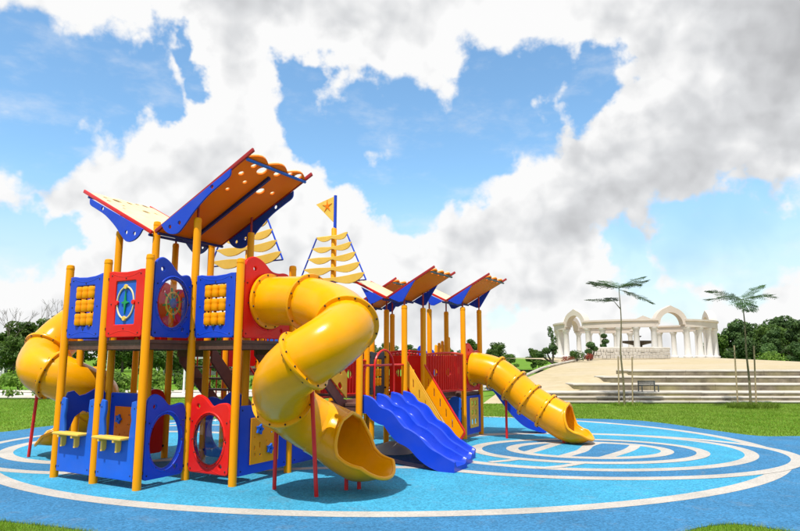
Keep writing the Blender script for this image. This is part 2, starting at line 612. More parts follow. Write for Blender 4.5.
# ================================================================== SETTING
# ground sheet to the horizon
N_G = 60
g = MB()
xs = [-900, -500, -250] + [-120 + 10 * i for i in range(25)] + [250, 500, 900]
ys = [-200, -60, -20, 0, 5, 12, 20, 30, 45, 60, 80, 110, 150, 220, 400, 800, 1600]
for y in ys:
    for x in xs:
        g.v.append((x, y, 0.0 if y < 40 else 0.25 * noise.noise(Vector((x * 0.02, y * 0.02, 0)))))
nx = len(xs)
for j in range(len(ys) - 1):
    for i in range(nx - 1):
        g.f.append((j * nx + i, j * nx + i + 1, (j + 1) * nx + i + 1, (j + 1) * nx + i))
structure(ob('lawn', g.mesh('lawn'), 'lawn'))

# rubber play surface with its painted ripples
FLOOR = [(-12, 8.6), (-9, 7.9), (-6.5, 7.35), (-4.9, 6.98), (-4.17, 6.70), (-3.16, 6.36), (-2.4, 5.95), (-1.2, 5.5), (0.4, 5.35), (1.8, 5.6), (2.5, 6.05), (2.9, 6.38), (3.40, 6.58), (3.75, 6.38), (4.3, 5.95), (5.4, 5.6), (8, 5.9), (11, 8), (12.2, 10.6), (11.6, 12.6), (10.2, 13.45), (8.6, 13.55), (7.74, 13.6), (7.3, 14.6), (6.9, 15.9), (6.3, 16.9), (5.2, 17.3), (3.9, 17.4), (2, 17.6), (0, 17.7), (-3, 17.6), (-6, 17.0), (-8.0, 16.1), (-8.75, 15.35), (-9.05, 14.3), (-10.5, 13.6), (-12.5, 12.5), (-13.2, 10.5)]


def flat(pts, z):
    return [(p[0], p[1], z) for p in pts]


def sheet(name, outline, z0, z1, mat, parent=None):
    """a thin slab of rubber: top face and a skirt"""
    n = len(outline)
    b = MB()
    b.add(flat(outline, z1) + flat(outline, z0), [tuple(range(n))] + [(k, n + k, n + (k + 1) % n, (k + 1) % n) for k in range(n)])
    return ob(name, b.mesh(name, 0), mat, parent)


fl_out = [tuple(p)[:2] for p in smooth_pts([(x, y, 0) for x, y in FLOOR], 4, True)]
floor = structure(sheet('rubber_floor', fl_out, -0.02, 0.012, 'fl_blue'))


def ell(e, k=0.0, n=120):
    cx, cy, rx, ry = e
    return [(cx + (rx + k) * math.cos(2 * math.pi * i / n), cy + (ry + k) * math.sin(2 * math.pi * i / n)) for i in range(n)]


def ring(name, e, w, z, mat='fl_white', n=120):
    a, b = ell(e, w / 2, n), ell(e, -w / 2, n)
    m = MB()
    m.add(flat(a, z) + flat(b, z), [(i, (i + 1) % n, n + (i + 1) % n, n + i) for i in range(n)])
    return ob(name, m.mesh(name, 0), mat, floor)


def band(name, pts, w, z, mat='fl_white'):
    P = smooth_pts([(x, y, 0) for x, y in pts], 8)
    L, Rr = [], []
    for i, p in enumerate(P):
        t = (P[min(i + 1, len(P) - 1)] - P[max(i - 1, 0)]).normalized()
        nrm = Vector((-t.y, t.x, 0))
        L.append(p + nrm * w / 2)
        Rr.append(p - nrm * w / 2)
    n = len(P)
    m = MB()
    m.add(flat(L, z) + flat(Rr, z), [(i, n + i, n + i + 1, i + 1) for i in range(n - 1)])
    return ob(name, m.mesh(name, 0), mat, floor)


def disc(name, e, z, mat):
    m = MB()
    m.add(flat(ell(e), z), [tuple(range(120))])
    return ob(name, m.mesh(name, 0), mat, floor)


K1 = (-0.24, 12.63, 7.12, 5.69)
K2 = (3.22, 11.45, 3.66, 2.56)
K3 = (3.35, 11.75, 2.95, 2.22)
K4 = (3.42, 11.55, 2.02, 1.42)
K5 = (3.46, 11.58, 1.39, 0.96)
LO = (-4.66, 12.5, 3.30, 3.20)
LI = (-5.06, 12.24, 2.24, 2.10)
zz = 0.0135
disc('light_blue_patch', K1, zz, 'fl_cyan'); zz += 0.0006
ring('white_ripple', K1, 0.24, zz); zz += 0.0006
disc('blue_patch', LO, zz, 'fl_blue'); zz += 0.0006
ring('white_ripple', LO, 0.2, zz); zz += 0.0006
disc('light_blue_patch', LI, zz, 'fl_cyan'); zz += 0.0006
ring('white_ripple', LI, 0.24, zz); zz += 0.0006
disc('blue_patch', K2, zz, 'fl_blue'); zz += 0.0006
ring('white_ripple', K2, 0.22, zz); zz += 0.0006
disc('light_blue_patch', K3, zz, 'fl_cyan'); zz += 0.0006
ring('white_ripple', K3, 0.22, zz); zz += 0.0006
disc('blue_patch', K4, zz, 'fl_blue'); zz += 0.0006


def clip_patch(name, e, f, z, mat):
    """piece of an ellipse kept where f(x, y) is true, by walking its grid finely"""
    pts = [p for p in ell(e) if f(*p)]
    m = MB()
    m.add(flat(pts, z), [tuple(range(len(pts)))])
    return ob(name, m.mesh(name, 0), mat, floor)


disc('light_blue_patch', K5, zz, 'fl_cyan'); zz += 0.0006
# the crossing ripples inside the innermost oval: blue between the second and third, and left of the first
m = MB()
A2 = smooth_pts([(3.95, 12.50, 0), (3.60, 12.05, 0), (3.29, 11.42, 0), (2.77, 10.78, 0)], 8)
A3 = smooth_pts([(4.55, 12.17, 0), (4.33, 11.75, 0), (4.01, 11.3, 0), (3.45, 10.66, 0)], 8)
n = len(A2)
m.add(flat(A2, zz) + flat(A3, zz), [(i, n + i, n + i + 1, i + 1) for i in range(n - 1)])
ob('blue_patch', m.mesh('blue_patch', 0), 'fl_blue', floor)
A1 = smooth_pts([(3.18, 12.50, 0), (2.90, 12.10, 0), (2.59, 11.66, 0), (2.25, 11.2, 0)], 8)
A0 = [Vector((2.06 + 0.12 * math.sin(k * 0.2), 11.25 + 1.2 * k / (n - 1) * 0.9, 0)) for k in range(n)][::-1]
m = MB()
m.add(flat(A1, zz) + flat([(3.0, 12.42), (2.4, 12.2), (2.13, 11.8), (2.10, 11.45), (2.2, 11.2)], zz), [tuple(range(n)) + tuple(range(n + 4, n - 1, -1))])
ob('blue_patch', m.mesh('blue_patch', 0), 'fl_blue', floor); zz += 0.0006
for A in (A1, A2, A3):
    band('white_ripple', [(p.x, p.y) for p in A[::4]], 0.20, zz)
zz += 0.0006
ring('white_ripple', K5, 0.22, zz); zz += 0.0006
ring('white_ripple', K4, 0.22, zz)
band('white_ripple', [(2.95, 10.17), (2.72, 9.98), (2.45, 9.80), (2.1, 9.66)], 0.15, zz + 0.0006)
band('white_ripple', [(1.95, 10.50), (1.72, 10.34), (1.45, 10.21)], 0.14, zz + 0.0006)
band('white_ripple', [(-2.4, 9.5), (-1.2, 9.72), (-0.3, 9.80), (0.3, 9.78)], 0.2, 0.0155)

# ---- road on the left behind the lawn
m = MB()
P0 = smooth_pts([(-90, 44, 0), (-45, 33.5, 0), (-25, 28.6, 0), (-12, 27.4, 0), (0, 30.5, 0), (9, 38, 0)], 8)
n = len(P0)
L1, L2 = [], []
for i, p in enumerate(P0):
    t = (P0[min(i + 1, n - 1)] - P0[max(i - 1, 0)]).normalized()
    nn = Vector((-t.y, t.x, 0))
    L1.append(p + nn * 1.9); L2.append(p - nn * 1.9)
m.add(flat(L1, 0.03) + flat(L2, 0.03), [(i, n + i, n + i + 1, i + 1) for i in range(n - 1)])
road = structure(ob('road', m.mesh('road', 0), 'concrete'))
m = MB()
for side in (L1, L2):
    m.tube([Vector((p.x, p.y, 0.06)) for p in side], 0.09, 4)
ob('kerb', m.mesh('kerb', 0), 'nosing', road)

# ---- terrace: cream paved rise on the right with five stone tiers
tm = MB()
left = [(3.0, 22.9, -0.02), (4.2, 26, 0.30), (6.2, 31, 0.62), (9.0, 38, 0.95), (12.5, 48, 1.25), (13.0, 57, 1.50), (13.0, 78, 1.55)]
mid = [(5.0, 22.95, 0.05), (9.4, 27.1, 0.95), (15, 31, 1.14), (20, 38, 1.27), (26, 48, 1.45), (29, 57, 1.62), (31, 78, 1.62)]
right = [(5.2, 23.2, 0.12), (12, 28.3, 1.125), (30, 31, 1.14), (33, 38, 1.10), (37, 48, 1.16), (39, 57, 1.18), (41, 78, 1.1)]
n = len(left)
tm.add(left + mid + right, [(i, n + i, n + i + 1, i + 1) for i in range(n - 1)] + [(n + i, 2 * n + i, 2 * n + i + 1, n + i + 1) for i in range(n - 1)])
tm.add([(12, 28.3, 1.12), (52, 28.3, 1.12), (46, 31, 1.10), (30, 31, 1.14)], [(0, 1, 2, 3)])
tm.add([(30, 31, 1.14), (46, 31, 1.10), (43, 38, 0.95), (33, 38, 1.10)], [(0, 1, 2, 3)])
terrace = structure(ob('paved_terrace', tm.mesh('paved_terrace', 60), 'paving'))
TIERS = [(4.2, 22.75, 0.10), (4.8, 23.1, 0.24), (5.4, 23.55, 0.385), (6.9, 24.7, 0.635), (8.5, 25.9, 0.885), (10.0, 27.1, 1.12)]
for k, (x0, y0, z) in enumerate(TIERS):
    y1 = TIERS[k + 1][1] if k < 5 else 28.6
    zb = TIERS[k - 1][2] - 0.02 if k else -0.05
    # risers and treads run in stones about three metres long
    x = x0
    i = 0
    while x < 54:
        w = 3.0 + 0.5 * math.sin(i * 2.3 + k)
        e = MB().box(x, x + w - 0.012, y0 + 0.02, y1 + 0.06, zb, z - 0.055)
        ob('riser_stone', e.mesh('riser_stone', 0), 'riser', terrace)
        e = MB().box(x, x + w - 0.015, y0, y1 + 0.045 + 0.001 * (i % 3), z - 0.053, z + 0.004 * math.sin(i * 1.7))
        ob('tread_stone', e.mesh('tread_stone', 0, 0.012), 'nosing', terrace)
        x += w
        i += 1

# ================================================================== PLAY STRUCTURE
OX, OY, ANG = -4.92, 9.02, R(-29.5)
E1 = Vector((math.cos(ANG), math.sin(ANG)))
E2 = Vector((-math.sin(ANG), math.cos(ANG)))
play = tag(empty('play_structure', (OX, OY, 0), ANG), 'large yellow, blue and red playground structure with tube slides and butterfly roofs', 'playground')


def wl(x, y, z):
    """place measured on the ground plan to the structure's own axes"""
    d = Vector((x - OX, y - OY))
    return Vector((d.dot(E1), d.dot(E2), z))


PR = 0.055
post_cache = {}


def post(a, b, h):
    key = round(h, 2)
    if key not in post_cache:
        post_cache[key] = MB().lathe([(PR, 0), (PR, h - 0.035), (PR * 0.93, h - 0.012), (PR * 0.6, h - 0.002), (0.0, h)], 18).mesh('post', 50)
        collar = MB().lathe([(PR + 0.0005, h - 0.075), (PR + 0.0025, h - 0.07), (PR + 0.0025, h - 0.045), (PR + 0.0005, h - 0.038)], 18).mesh('cap', 50)
        post_cache[(key, 'c')] = collar
    p = ob('post', post_cache[key], 'post', play, (a, b, 0.0))
    ob('cap', post_cache[(key, 'c')], 'post', p)
    return p


A_, B0, B1, B2 = 0.89, 0.0, 0.78, 1.90
DZ = 1.93
for a, b, h in ((0, 0, 3.06), (A_, 0, 3.08), (2 * A_, 0, 3.08), (3 * A_, B1, 3.06), (3 * A_, B2, 3.10),
                (0, B1, 3.72), (A_, B1, 3.78), (2 * A_, B1, 3.74), (0, B2, 3.70), (A_, B2, 3.62), (2 * A_, B2, 3.72)):
    post(a, b, h)


def deck(a0, a1, b0, b1, z):
    d = ob('deck', MB().box(a0 + 0.02, a1 - 0.004, b0 + 0.02, b1 - 0.004, z - 0.045, z).mesh('deck', 0, 0.006), 'deck', play)
    m = MB()
    for x0, x1, y0, y1 in ((a0 + 0.03, a1 - 0.03, b0 + 0.03, b0 + 0.07), (a0 + 0.03, a1 - 0.03, b1 - 0.07, b1 - 0.03), (a0 + 0.03, a0 + 0.07, b0 + 0.07, b1 - 0.07), (a1 - 0.07, a1 - 0.03, b0 + 0.07, b1 - 0.07)):
        m.box(x0, x1, y0, y1, z - 0.125, z - 0.045)
    m.box((a0 + a1) / 2 - 0.02, (a0 + a1) / 2 + 0.02, b0 + 0.08, b1 - 0.08, z - 0.11, z - 0.046)
    ob('deck_frame', m.mesh('deck_frame', 0), 'deck', d)
    return d


deck(0, 2 * A_, 0, B1, DZ)
deck(0, 2 * A_, B1, B2, DZ)
deck(2 * A_, 3 * A_, B1, B2, DZ)
deck(-A_, 0, B1 + 0.02, B2, DZ)
post(-A_, B1 + 0.06, 2.9)
post(-A_, B2, 2.9)


# ---- moulded panels -------------------------------------------------
def wavetop(w, h, dip=0.20):
    ctl = [(0.0, 0.88), (0.05, 0.955), (0.20, 1.0), (0.38, 0.955), (0.55, 0.86), (0.70, 1.0 - dip), (0.84, 1.015 - dip), (0.94, 1.0 - dip), (1.0, 0.93 - dip)]
    return [(p.x * w, p.y * h) for p in smooth_pts([(x, y, 0) for x, y in ctl], 4)]


def wave_outline(w, h, dip=0.20):
    r = 0.05
    return [(r, 0), (w - r, 0), (w - r * 0.3, r * 0.3), (w, r)] + wavetop(w, h, dip)[::-1] + [(0, r), (r * 0.3, r * 0.3)]


def bolts(spots, mat4, parent, r=0.013, z=0.022):
    m = MB()
    for x, y in spots:
        m.ball(mat4 @ Vector((x, y, z)), r)
    return stuff(ob('bolts', m.mesh('bolts', 0), 'dark', parent))


def brackets(w, zs, mat4, parent):
    """dark clamps that hold a panel to its posts"""
    m = MB()
    for y in zs:
        for x in (-0.022, w + 0.022):
            m.box(x - 0.028, x + 0.028, y - 0.018, y + 0.018, -0.03, 0.022, mat4)
    return stuff(ob('clamps', m.mesh('clamps', 0, 0.004), 'dark', parent))


def ridge(pts, mat4, z=0.02, r=0.008):
    return [mat4 @ Vector((x, y, z)) for x, y in pts], r


def span(P, Q, z):
    P, Q = Vector((P[0], P[1], z)), Vector((Q[0], Q[1], z))
    U = (Q - P)
    L = U.length
    U.normalize()
    mg = PR + 0.012
    return frame(P + U * mg, U, (0, 0, 1)), L - 2 * mg


def join_ridges(me, ridges):
    bm = bmesh.new()
    bm.from_mesh(me)
    for pts, r in ridges:
        t = MB().tube(pts, r, 6)
        vs = [bm.verts.new(q) for q in t.v]
        for q in t.f:
            f = bm.faces.new([vs[i] for i in q])
            f.smooth = True
    bm.to_mesh(me)
    bm.free()


def frame_panel(P, Q, z, h, colour, insert, label=None):
    m4, w = span(P, Q, z)
    bx, by = w * 0.225, h * 0.19
    top = [(w, h), (w * 0.88, h + 0.004), (w * 0.75, h - 0.012), (w * 0.5, h - 0.022), (w * 0.25, h - 0.012), (w * 0.12, h + 0.004), (0, h)]
    out = [(0.03, 0), (w - 0.03, 0), (w, 0.03)] + top + [(0, 0.03)]
    me = plate('panel', out, [rrect(bx, by, w - bx, h - by * 0.85, 0.015, 2)], 0.05, 0.012, m4)
    join_ridges(me, [ridge([p[:2] for p in smooth_pts([(w * 0.12, h - 0.035, 0), (w * 0.3, h - 0.075, 0), (w * 0.5, h - 0.09, 0), (w * 0.7, h - 0.075, 0), (w * 0.88, h - 0.035, 0)], 4)], m4),
                     ridge([p[:2] for p in smooth_pts([(w * 0.12, 0.035, 0), (w * 0.3, 0.075, 0), (w * 0.5, 0.09, 0), (w * 0.7, 0.075, 0), (w * 0.88, 0.035, 0)], 4)], m4)])
    pn = ob('panel', me, colour, play, label=label)
    bolts([(w * 0.1, 0.06), (w * 0.9, 0.06), (w * 0.1, h - 0.06), (w * 0.9, h - 0.06), (w * 0.12, h / 2), (w * 0.88, h / 2), (w / 2, 0.12), (w / 2, h - 0.11)], m4, pn, z=0.027)
    brackets(w, (0.12, h - 0.1), m4, pn)
    x0, x1, y0, y1 = bx, w - bx, by, h - by * 0.85
    if insert == 'blocks':       # three rods of turning blocks
        for i in range(3):
            cx = x0 + (x1 - x0) * (i + 0.5) / 3
            ob('rod', MB().tube([m4 @ Vector((cx, y0 - 0.02, 0)), m4 @ Vector((cx, y1 + 0.02, 0))], 0.012, 8).mesh('rod'), 'dark', pn)
            for j in range(3):
                hh = (y1 - y0) / 3
                c0 = y0 + hh * j + 0.012
                r = (x1 - x0) / 6 * 0.93
                prof = [(0.0, 0), (r * 0.85, 0), (r, 0.02), (r, hh * 0.42), (r * 0.95, hh * 0.5), (r, hh * 0.58), (r, hh - 0.045), (r * 0.85, hh - 0.025), (0.0, hh - 0.025)]
                b = MB().lathe(prof, 14)
                b.v = [tuple(m4 @ Vector((cx + q[0], c0 + q[2], q[1]))) for q in b.v]
                ob('turning_block', b.mesh('turning_block', 30), 'post', pn)
    if insert == 'compass':
        ob('backing_board', plate('backing_board', [(x0 - 0.01, y0 - 0.01), (x1 + 0.01, y0 - 0.01), (x1 + 0.01, y1 + 0.01), (x0 - 0.01, y1 + 0.01)], (), 0.012, 0.002, m4), 'lblue', pn)
        cx, cy = (x0 + x1) / 2, (y0 + y1) / 2
        rr = (x1 - x0) * 0.42
        m = MB().tube([m4 @ Vector((cx + rr * math.cos(R(k * 12)), cy + rr * 1.25 * math.sin(R(k * 12)), 0.014)) for k in range(30)], 0.012, 6, True)
        ob('dial_ring', m.mesh('dial_ring'), 'cream', pn)
        star = []
        for k in range(8):
            q = rr * (0.80 if k % 2 == 0 else 0.17) * (1.2 if k % 4 == 0 else 0.62 if k % 2 == 0 else 1)
            star.append((cx + q * math.sin(R(45 * k)), cy + q * math.cos(R(45 * k))))
        mm = m4 @ Matrix.Translation((0, 0, 0.02))
        ob('compass_star', plate('compass_star', star, (), 0.018, 0.003, mm), 'green', pn)
        for ang, mt in ((90, 'sail'), (270, 'sail'), (0, 'red'), (180, 'red')):
            px, py = cx + rr * math.cos(R(ang)), cy + rr * 1.25 * math.sin(R(ang))
            ob('dial_marker', plate('dial_marker', circle(px, py, 0.034, 12), (), 0.03, 0.005, mm), mt, pn)
    return pn


def dome(m4, cx, cy, rx, ry, bulge, parent):
    m = MB()
    nr, na = 7, 32
    vs = [m4 @ Vector((cx, cy, bulge + 0.02))]
    for i in range(1, nr + 1):
        t = i / nr
        for k in range(na):
            a = 2 * math.pi * k / na
            vs.append(m4 @ Vector((cx + rx * t * math.cos(a), cy + ry * t * math.sin(a), 0.02 + bulge * math.sqrt(max(0, 1 - t * t)))))
    fs = [(0, 1 + k, 1 + (k + 1) % na) for k in range(na)]
    for i in range(nr - 1):
        for k in range(na):
            a, b = 1 + i * na + k, 1 + i * na + (k + 1) % na
            fs.append((a, a + na, b + na, b))
    m.add(vs, fs)
    return ob('bubble_window', m.mesh('bubble_window', 80), 'clear', parent)


def wave_panel(P, Q, z, h, colour, hole, dip=0.2, label=None, flip=False):
    m4, w = span(P, Q, z)
    out = wave_outline(w, h, dip)
    holes, cx, cy = [], w * 0.5, h * 0.43
    if hole:
        rx, ry = min(w * 0.36, 0.34), min(w * 0.36, 0.34)
        rx, ry = hole[0], hole[1]
        holes = [circle(cx, cy, rx, 36, ry)]
    spots = [(w * 0.20, h * 0.85), (w * 0.80, h * 0.105)]
    holes += [circle(x, y, 0.028, 12) for x, y in spots]
    me = plate('panel', out, holes, 0.05, 0.014, m4)
    rd = [ridge([p[:2] for p in smooth_pts([(w * 0.22, 0.02, 0), (w * 0.34, 0.04, 0), (w * 0.5, 0.075, 0), (w * 0.66, 0.04, 0), (w * 0.78, 0.02, 0)], 5)], m4)]
    if hole:
        rd.append(([m4 @ Vector((cx + (rx + 0.035) * math.cos(R(10 * k)), cy + (ry + 0.035) * math.sin(R(10 * k)), 0.02)) for k in range(37)], 0.016))
    join_ridges(me, rd)
    pn = ob('panel', me, colour, play, label=label)
    sp = [(0.05, 0.06), (w - 0.05, 0.06), (0.05, h * 0.66), (w - 0.05, h * 0.66), (w * 0.08, h * 0.42), (w * 0.92, h * 0.42)]
    if hole:
        sp += [(cx + (rx + 0.03) * math.cos(R(30 * k)), cy + (ry + 0.03) * math.sin(R(30 * k))) for k in range(12)]
    bolts(sp, m4, pn, z=0.030)
    brackets(w, (0.1, h * 0.68), m4, pn)
    return pn, m4, w, (cx, cy)


# upper barriers on the near tower
g0, gB, gC, gD, gE, gF = (0, 0), (A_, 0), (2 * A_, 0), (2 * A_, B1), (3 * A_, B1), (3 * A_, B2)
frame_panel(g0, gB, DZ + 0.035, 0.90, 'blue', 'blocks', 'blue barrier panel with nine yellow turning blocks, end of the front row')
frame_panel(gB, gC, DZ + 0.035, 0.92, 'red', 'compass', 'red barrier panel framing a blue board with a green compass star')
pn, m4, w, (cx, cy) = wave_panel(gC, gD, DZ + 0.035, 1.10, 'blue', (0.25, 0.335), 0.20, 'blue wavy barrier panel with a round bubble window and toy helm')
# toy helm behind the bubble
q = MB().tube([m4 @ Vector((cx + 0.115 * math.cos(R(15 * k)), cy + 0.15 * math.sin(R(15 * k)), 0.02)) for k in range(24)], 0.016, 6, True)
ob('helm_rim', q.mesh('helm_rim'), 'yboard', pn)
q = MB()
for k in range(8):
    d = Vector((math.cos(R(45 * k + 10)), 1.3 * math.sin(R(45 * k + 10)), 0))
    q.tube([m4 @ Vector((cx + d.x * 0.03, cy + d.y * 0.03, 0.02)), m4 @ Vector((cx + d.x * 0.165, cy + d.y * 0.165, 0.02))], 0.013, 6)
ob('helm_spokes', q.mesh('helm_spokes'), 'green', pn)
ob('helm_hub', plate('helm_hub', circle(cx, cy, 0.055, 16, 0.07), (), 0.03, 0.008, m4 @ Matrix.Translation((0, 0, 0.028))), 'lblue', pn)
dome(m4, cx, cy, 0.25, 0.335, 0.13, pn)
frame_panel(gD, gE, DZ + 0.035, 0.90, 'blue', 'blocks', 'blue barrier panel with nine yellow turning blocks, beside the tube entry')
pn, m4, w, (cx, cy) = wave_panel(gE, gF, DZ + 0.03, 1.16, 'red', (0.345, 0.345), 0.16, 'red wavy entry panel of the near spiral slide')
wave_panel((0, B1), (0, 0), DZ + 0.035, 1.05, 'blue', (0.22, 0.28), 0.2)
wave_panel((-A_, B2), (-A_, B1 + 0.06), DZ + 0.03, 1.14, 'red', (0.345, 0.345), 0.16, 'red wavy entry panel of the far spiral slide')
frame_panel((A_, B2), (0, B2), DZ + 0.035, 0.90, 'red', 'compass')
frame_panel((-A_, B1 + 0.06), (0, B1), DZ + 0.035, 0.88, 'blue', 'blocks')
wave_panel((0, B2), (-A_, B2), DZ + 0.03, 1.05, 'red', None, 0.12)

# lower play panels of the near tower


def counter_panel(P, Q):
    m4, w = span(P, Q, 0.11)
    h, c = 1.02, 0.52
    r = [(0, 0), (w, 0), (w, h - 0.06), (w - 0.03, h), (w * 0.86, h - 0.02), (w * 0.845, h * 0.86), (w * 0.875, h * 0.75), (w * 0.845, h * 0.62), (w * 0.835, c), (w * 0.165, c), (w * 0.155, h * 0.62), (w * 0.125, h * 0.75), (w * 0.155, h * 0.86), (w * 0.14, h - 0.02), (0.03, h), (0, h - 0.06)]
    pn = ob('panel', plate('panel', r, (), 0.045, 0.012, m4), 'lblue', play, label='blue counter panel with painted sun glare and an open serving window')  # glare of the sun on blue plastic, painted as a paler blue
    shelf = ob('counter', MB().box(w * 0.05, w * 0.84, c - 0.004, c + 0.03, -0.03, 0.15, m4).mesh('counter', 30, 0.012), 'sail', pn)
    for fx in (0.24, 0.64):
        q = [(0, 0), (0.12, 0), (0.12, -0.028), (0.07, -0.035), (0.07, -0.16), (0.02, -0.16), (0.0, -0.13)]
        fm4 = m4 @ frame((w * fx, c - 0.006, 0.024), (0, 0, 1), (0, 1, 0))
        ob('counter_bracket', plate('counter_bracket', q, (), 0.035, 0.004, fm4), 'sail', pn)
    bolts([(0.05, 0.07), (w - 0.05, 0.07), (0.04, h - 0.1), (w - 0.04, h - 0.1)], m4, pn)
    brackets(w, (0.06, h - 0.08), m4, pn)


counter_panel(g0, gB)
counter_panel(gB, gC)
wave_panel(gC, gD, 0.11, 1.10, 'blue', (0.245, 0.35), 0.14, 'blue wavy lower panel with a large crawl hole')
pn, m4, w, (cx, cy) = wave_panel(gD, gE, 0.13, 1.05, 'red', (0.27, 0.33), 0.11, 'red wavy lower panel with a clear bubble window')
dome(m4, cx, cy, 0.275, 0.335, 0.12, pn)


def activity_panel(P, Q, z, h, board, label=None, col='blue'):
    m4, w = span(P, Q, z)
    x0, x1 = w * 0.24, w * 0.76
    x1 = max(x1, x0 + 0.2)
    pn = ob('panel', plate('panel', rrect(0, 0, w, h, 0.02, 2), [rrect(x0, h * 0.17, x1, h * 0.78, 0.01, 1)], 0.045, 0.01, m4), col, play, label=label)
    bx0, bx1, by0, by1 = x0 - 0.03, x1 + 0.03, h * 0.17 - 0.03, h * 0.78 + 0.03
    slots = []
    random.seed(3)
    for gx, gy, sx, sy in ((0.12, 0.30, 0.02, 0.06), (0.3, 0.33, 0.02, 0.08), (0.32, 0.16, 0.03, 0.03), (0.12, 0.55, 0.014, 0.03), (0.7, 0.62, 0.05, 0.018), (0.72, 0.82, 0.05, 0.015), (0.55, 0.45, 0.018, 0.018), (0.85, 0.5, 0.014, 0.05), (0.14, 0.16, 0.02, 0.05)):
        ux, uy = bx0 + gx * (bx1 - bx0), by0 + gy * (by1 - by0)
        slots.append(rrect(ux, uy, ux + sx, uy + sy, 0.006, 2))
    bd = ob('board', plate('board', [(bx0, by0), (bx1, by0), (bx1, by1), (bx0, by1)], slots, 0.02, 0.003, m4 @ Matrix.Translation((0, 0, 0.036))), board, pn)
    for fx, fy in ((0.27, 0.74), (0.66, 0.28)):
        ux, uy = bx0 + fx * (bx1 - bx0), by0 + fy * (by1 - by0)
        pts = [(ux + (0.075 if k % 2 == 0 else 0.048) * math.cos(R(36 * k)), uy + (0.075 if k % 2 == 0 else 0.048) * math.sin(R(36 * k))) for k in range(10)]
        pts = [p[:2] for p in smooth_pts([(x, y, 0) for x, y in pts], 3, True)]
        ob('flower_knob', plate('flower_knob', pts, [circle(ux, uy, 0.014, 8)], 0.03, 0.006, m4 @ Matrix.Translation((0, 0, 0.064))), 'lblue', pn)
    bolts([(0.05, 0.06), (w - 0.05, 0.06), (0.05, h - 0.06), (w - 0.05, h - 0.06)], m4, pn, z=0.026)
    return pn


activity_panel(gE, gF, 0.12, 0.92, 'post', 'blue lower panel with a yellow maze board and two blue flower knobs')
activity_panel((0.02, B1), (A_, B1), 0.10, 1.06, 'oboard')
# arch panel and red bubble on the left end
m4, w = span((0, B1), (0, 0), 0.11)
arch = [(0, 0.0), (w * 0.10, 0.0), (w * 0.12, 0.42), (w * 0.20, 0.62), (w * 0.36, 0.76), (w * 0.55, 0.80), (w * 0.74, 0.72), (w * 0.86, 0.54), (w * 0.90, 0.3), (w * 0.90, 0), (w, 0), (w, 0.98), (w * 0.93, 1.08), (w * 0.80, 1.10), (w * 0.66, 1.02), (w * 0.5, 1.04), (w * 0.25, 1.12), (w * 0.08, 1.12), (0, 1.04)]
ob('panel', plate('panel', arch, (), 0.05, 0.012, m4), 'blue', play, label='blue arched lower panel on the left end')
pn, m4, w, (cx, cy) = wave_panel((0, B2), (0, B1), 0.12, 1.05, 'red', (0.30, 0.33), 0.12)
dome(m4, cx, cy, 0.30, 0.33, 0.12, pn)
wave_panel((2 * A_, B2), (A_, B2), 0.12, 1.05, 'blue', (0.27, 0.33), 0.12)
wave_panel((3 * A_, B2), (3 * A_, 2.85), 0.12, 0.75, 'blue', None, 0.3)


# ---- butterfly roofs -------------------------------------------------
def roof_wing(a0, z0, a1, z1, b0, b1, small=False, gusset=None, label=None):
    U = Vector((a1 - a0, 0, z1 - z0))
    Ln = U.length
    U.normalize()
    V = Vector((0, 1, 0))
    m4 = frame((a0, b0, z0), U, V)
    up = 1 if m4.col[2][2] > 0 else -1
    W = b1 - b0
    holes = []
    if not small:
        for fx, fy, r in ((0.80, 0.14, 0.035), (0.90, 0.18, 0.035), (0.885, 0.34, 0.065), (0.91, 0.56, 0.045), (0.735, 0.30, 0.028), (0.95, 0.72, 0.035), (0.70, 0.62, 0.055), (0.955, 0.86, 0.055), (0.72, 0.80, 0.030), (0.62, 0.20, 0.026)):
            holes.append(circle(fx * Ln, fy * W, r * 1.3, 14))
    else:
        for fy in (0.2, 0.5, 0.8):
            holes.append(circle(0.90 * Ln, fy * W, 0.035, 12))
    # end cut in three scallops
    end = []
    for s in range(3):
        for k in range(7):
            t = k / 6
            end.append((Ln - 0.09 + 0.09 * math.sin(math.pi * t), W * (s + t) / 3))
    out = [(0, 0)] + end + [(0, W)]
    lo = m4 @ Matrix.Translation((0, 0, -0.012 * up))
    hi = m4 @ Matrix.Translation((0, 0, 0.0125 * up))
    wing = ob('roof_wing', plate('roof_wing', out, holes, 0.022, 0.003, lo), 'oboard2' if small else 'oboard', play, label=label)
    ob('painted_glare', plate('painted_glare', out, holes, 0.022, 0.003, hi), 'cream', wing)  # glare on the board's upper face, painted as a separate cream layer
    rt = 0.016 if small else 0.021
    for y in (-rt * 0.9, W + rt * 0.9):
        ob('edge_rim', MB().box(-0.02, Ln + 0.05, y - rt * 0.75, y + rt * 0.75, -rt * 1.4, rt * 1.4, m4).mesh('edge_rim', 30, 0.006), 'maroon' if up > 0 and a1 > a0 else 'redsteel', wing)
    if not small:
        ob('beam', MB().box(0.06, Ln * 0.86, W / 2 - 0.022, W / 2 + 0.022, -up * 0.026, -up * 0.072, m4).mesh('beam', 30), 'navy', wing)
    ob('end_bar', MB().tube([m4 @ Vector((Ln * 0.945, -0.01, -up * 0.05)), m4 @ Vector((Ln * 0.945, W + 0.01, -up * 0.05))], 0.02 if small else 0.024, 8).mesh('end_bar'), 'grey' if small else 'lblue', wing)
    ob('valley_bar', MB().tube([m4 @ Vector((0.02, -0.02, -up * 0.055)), m4 @ Vector((0.02, W + 0.02, -up * 0.055))], 0.022, 8).mesh('valley_bar'), 'navy', wing)
    return wing


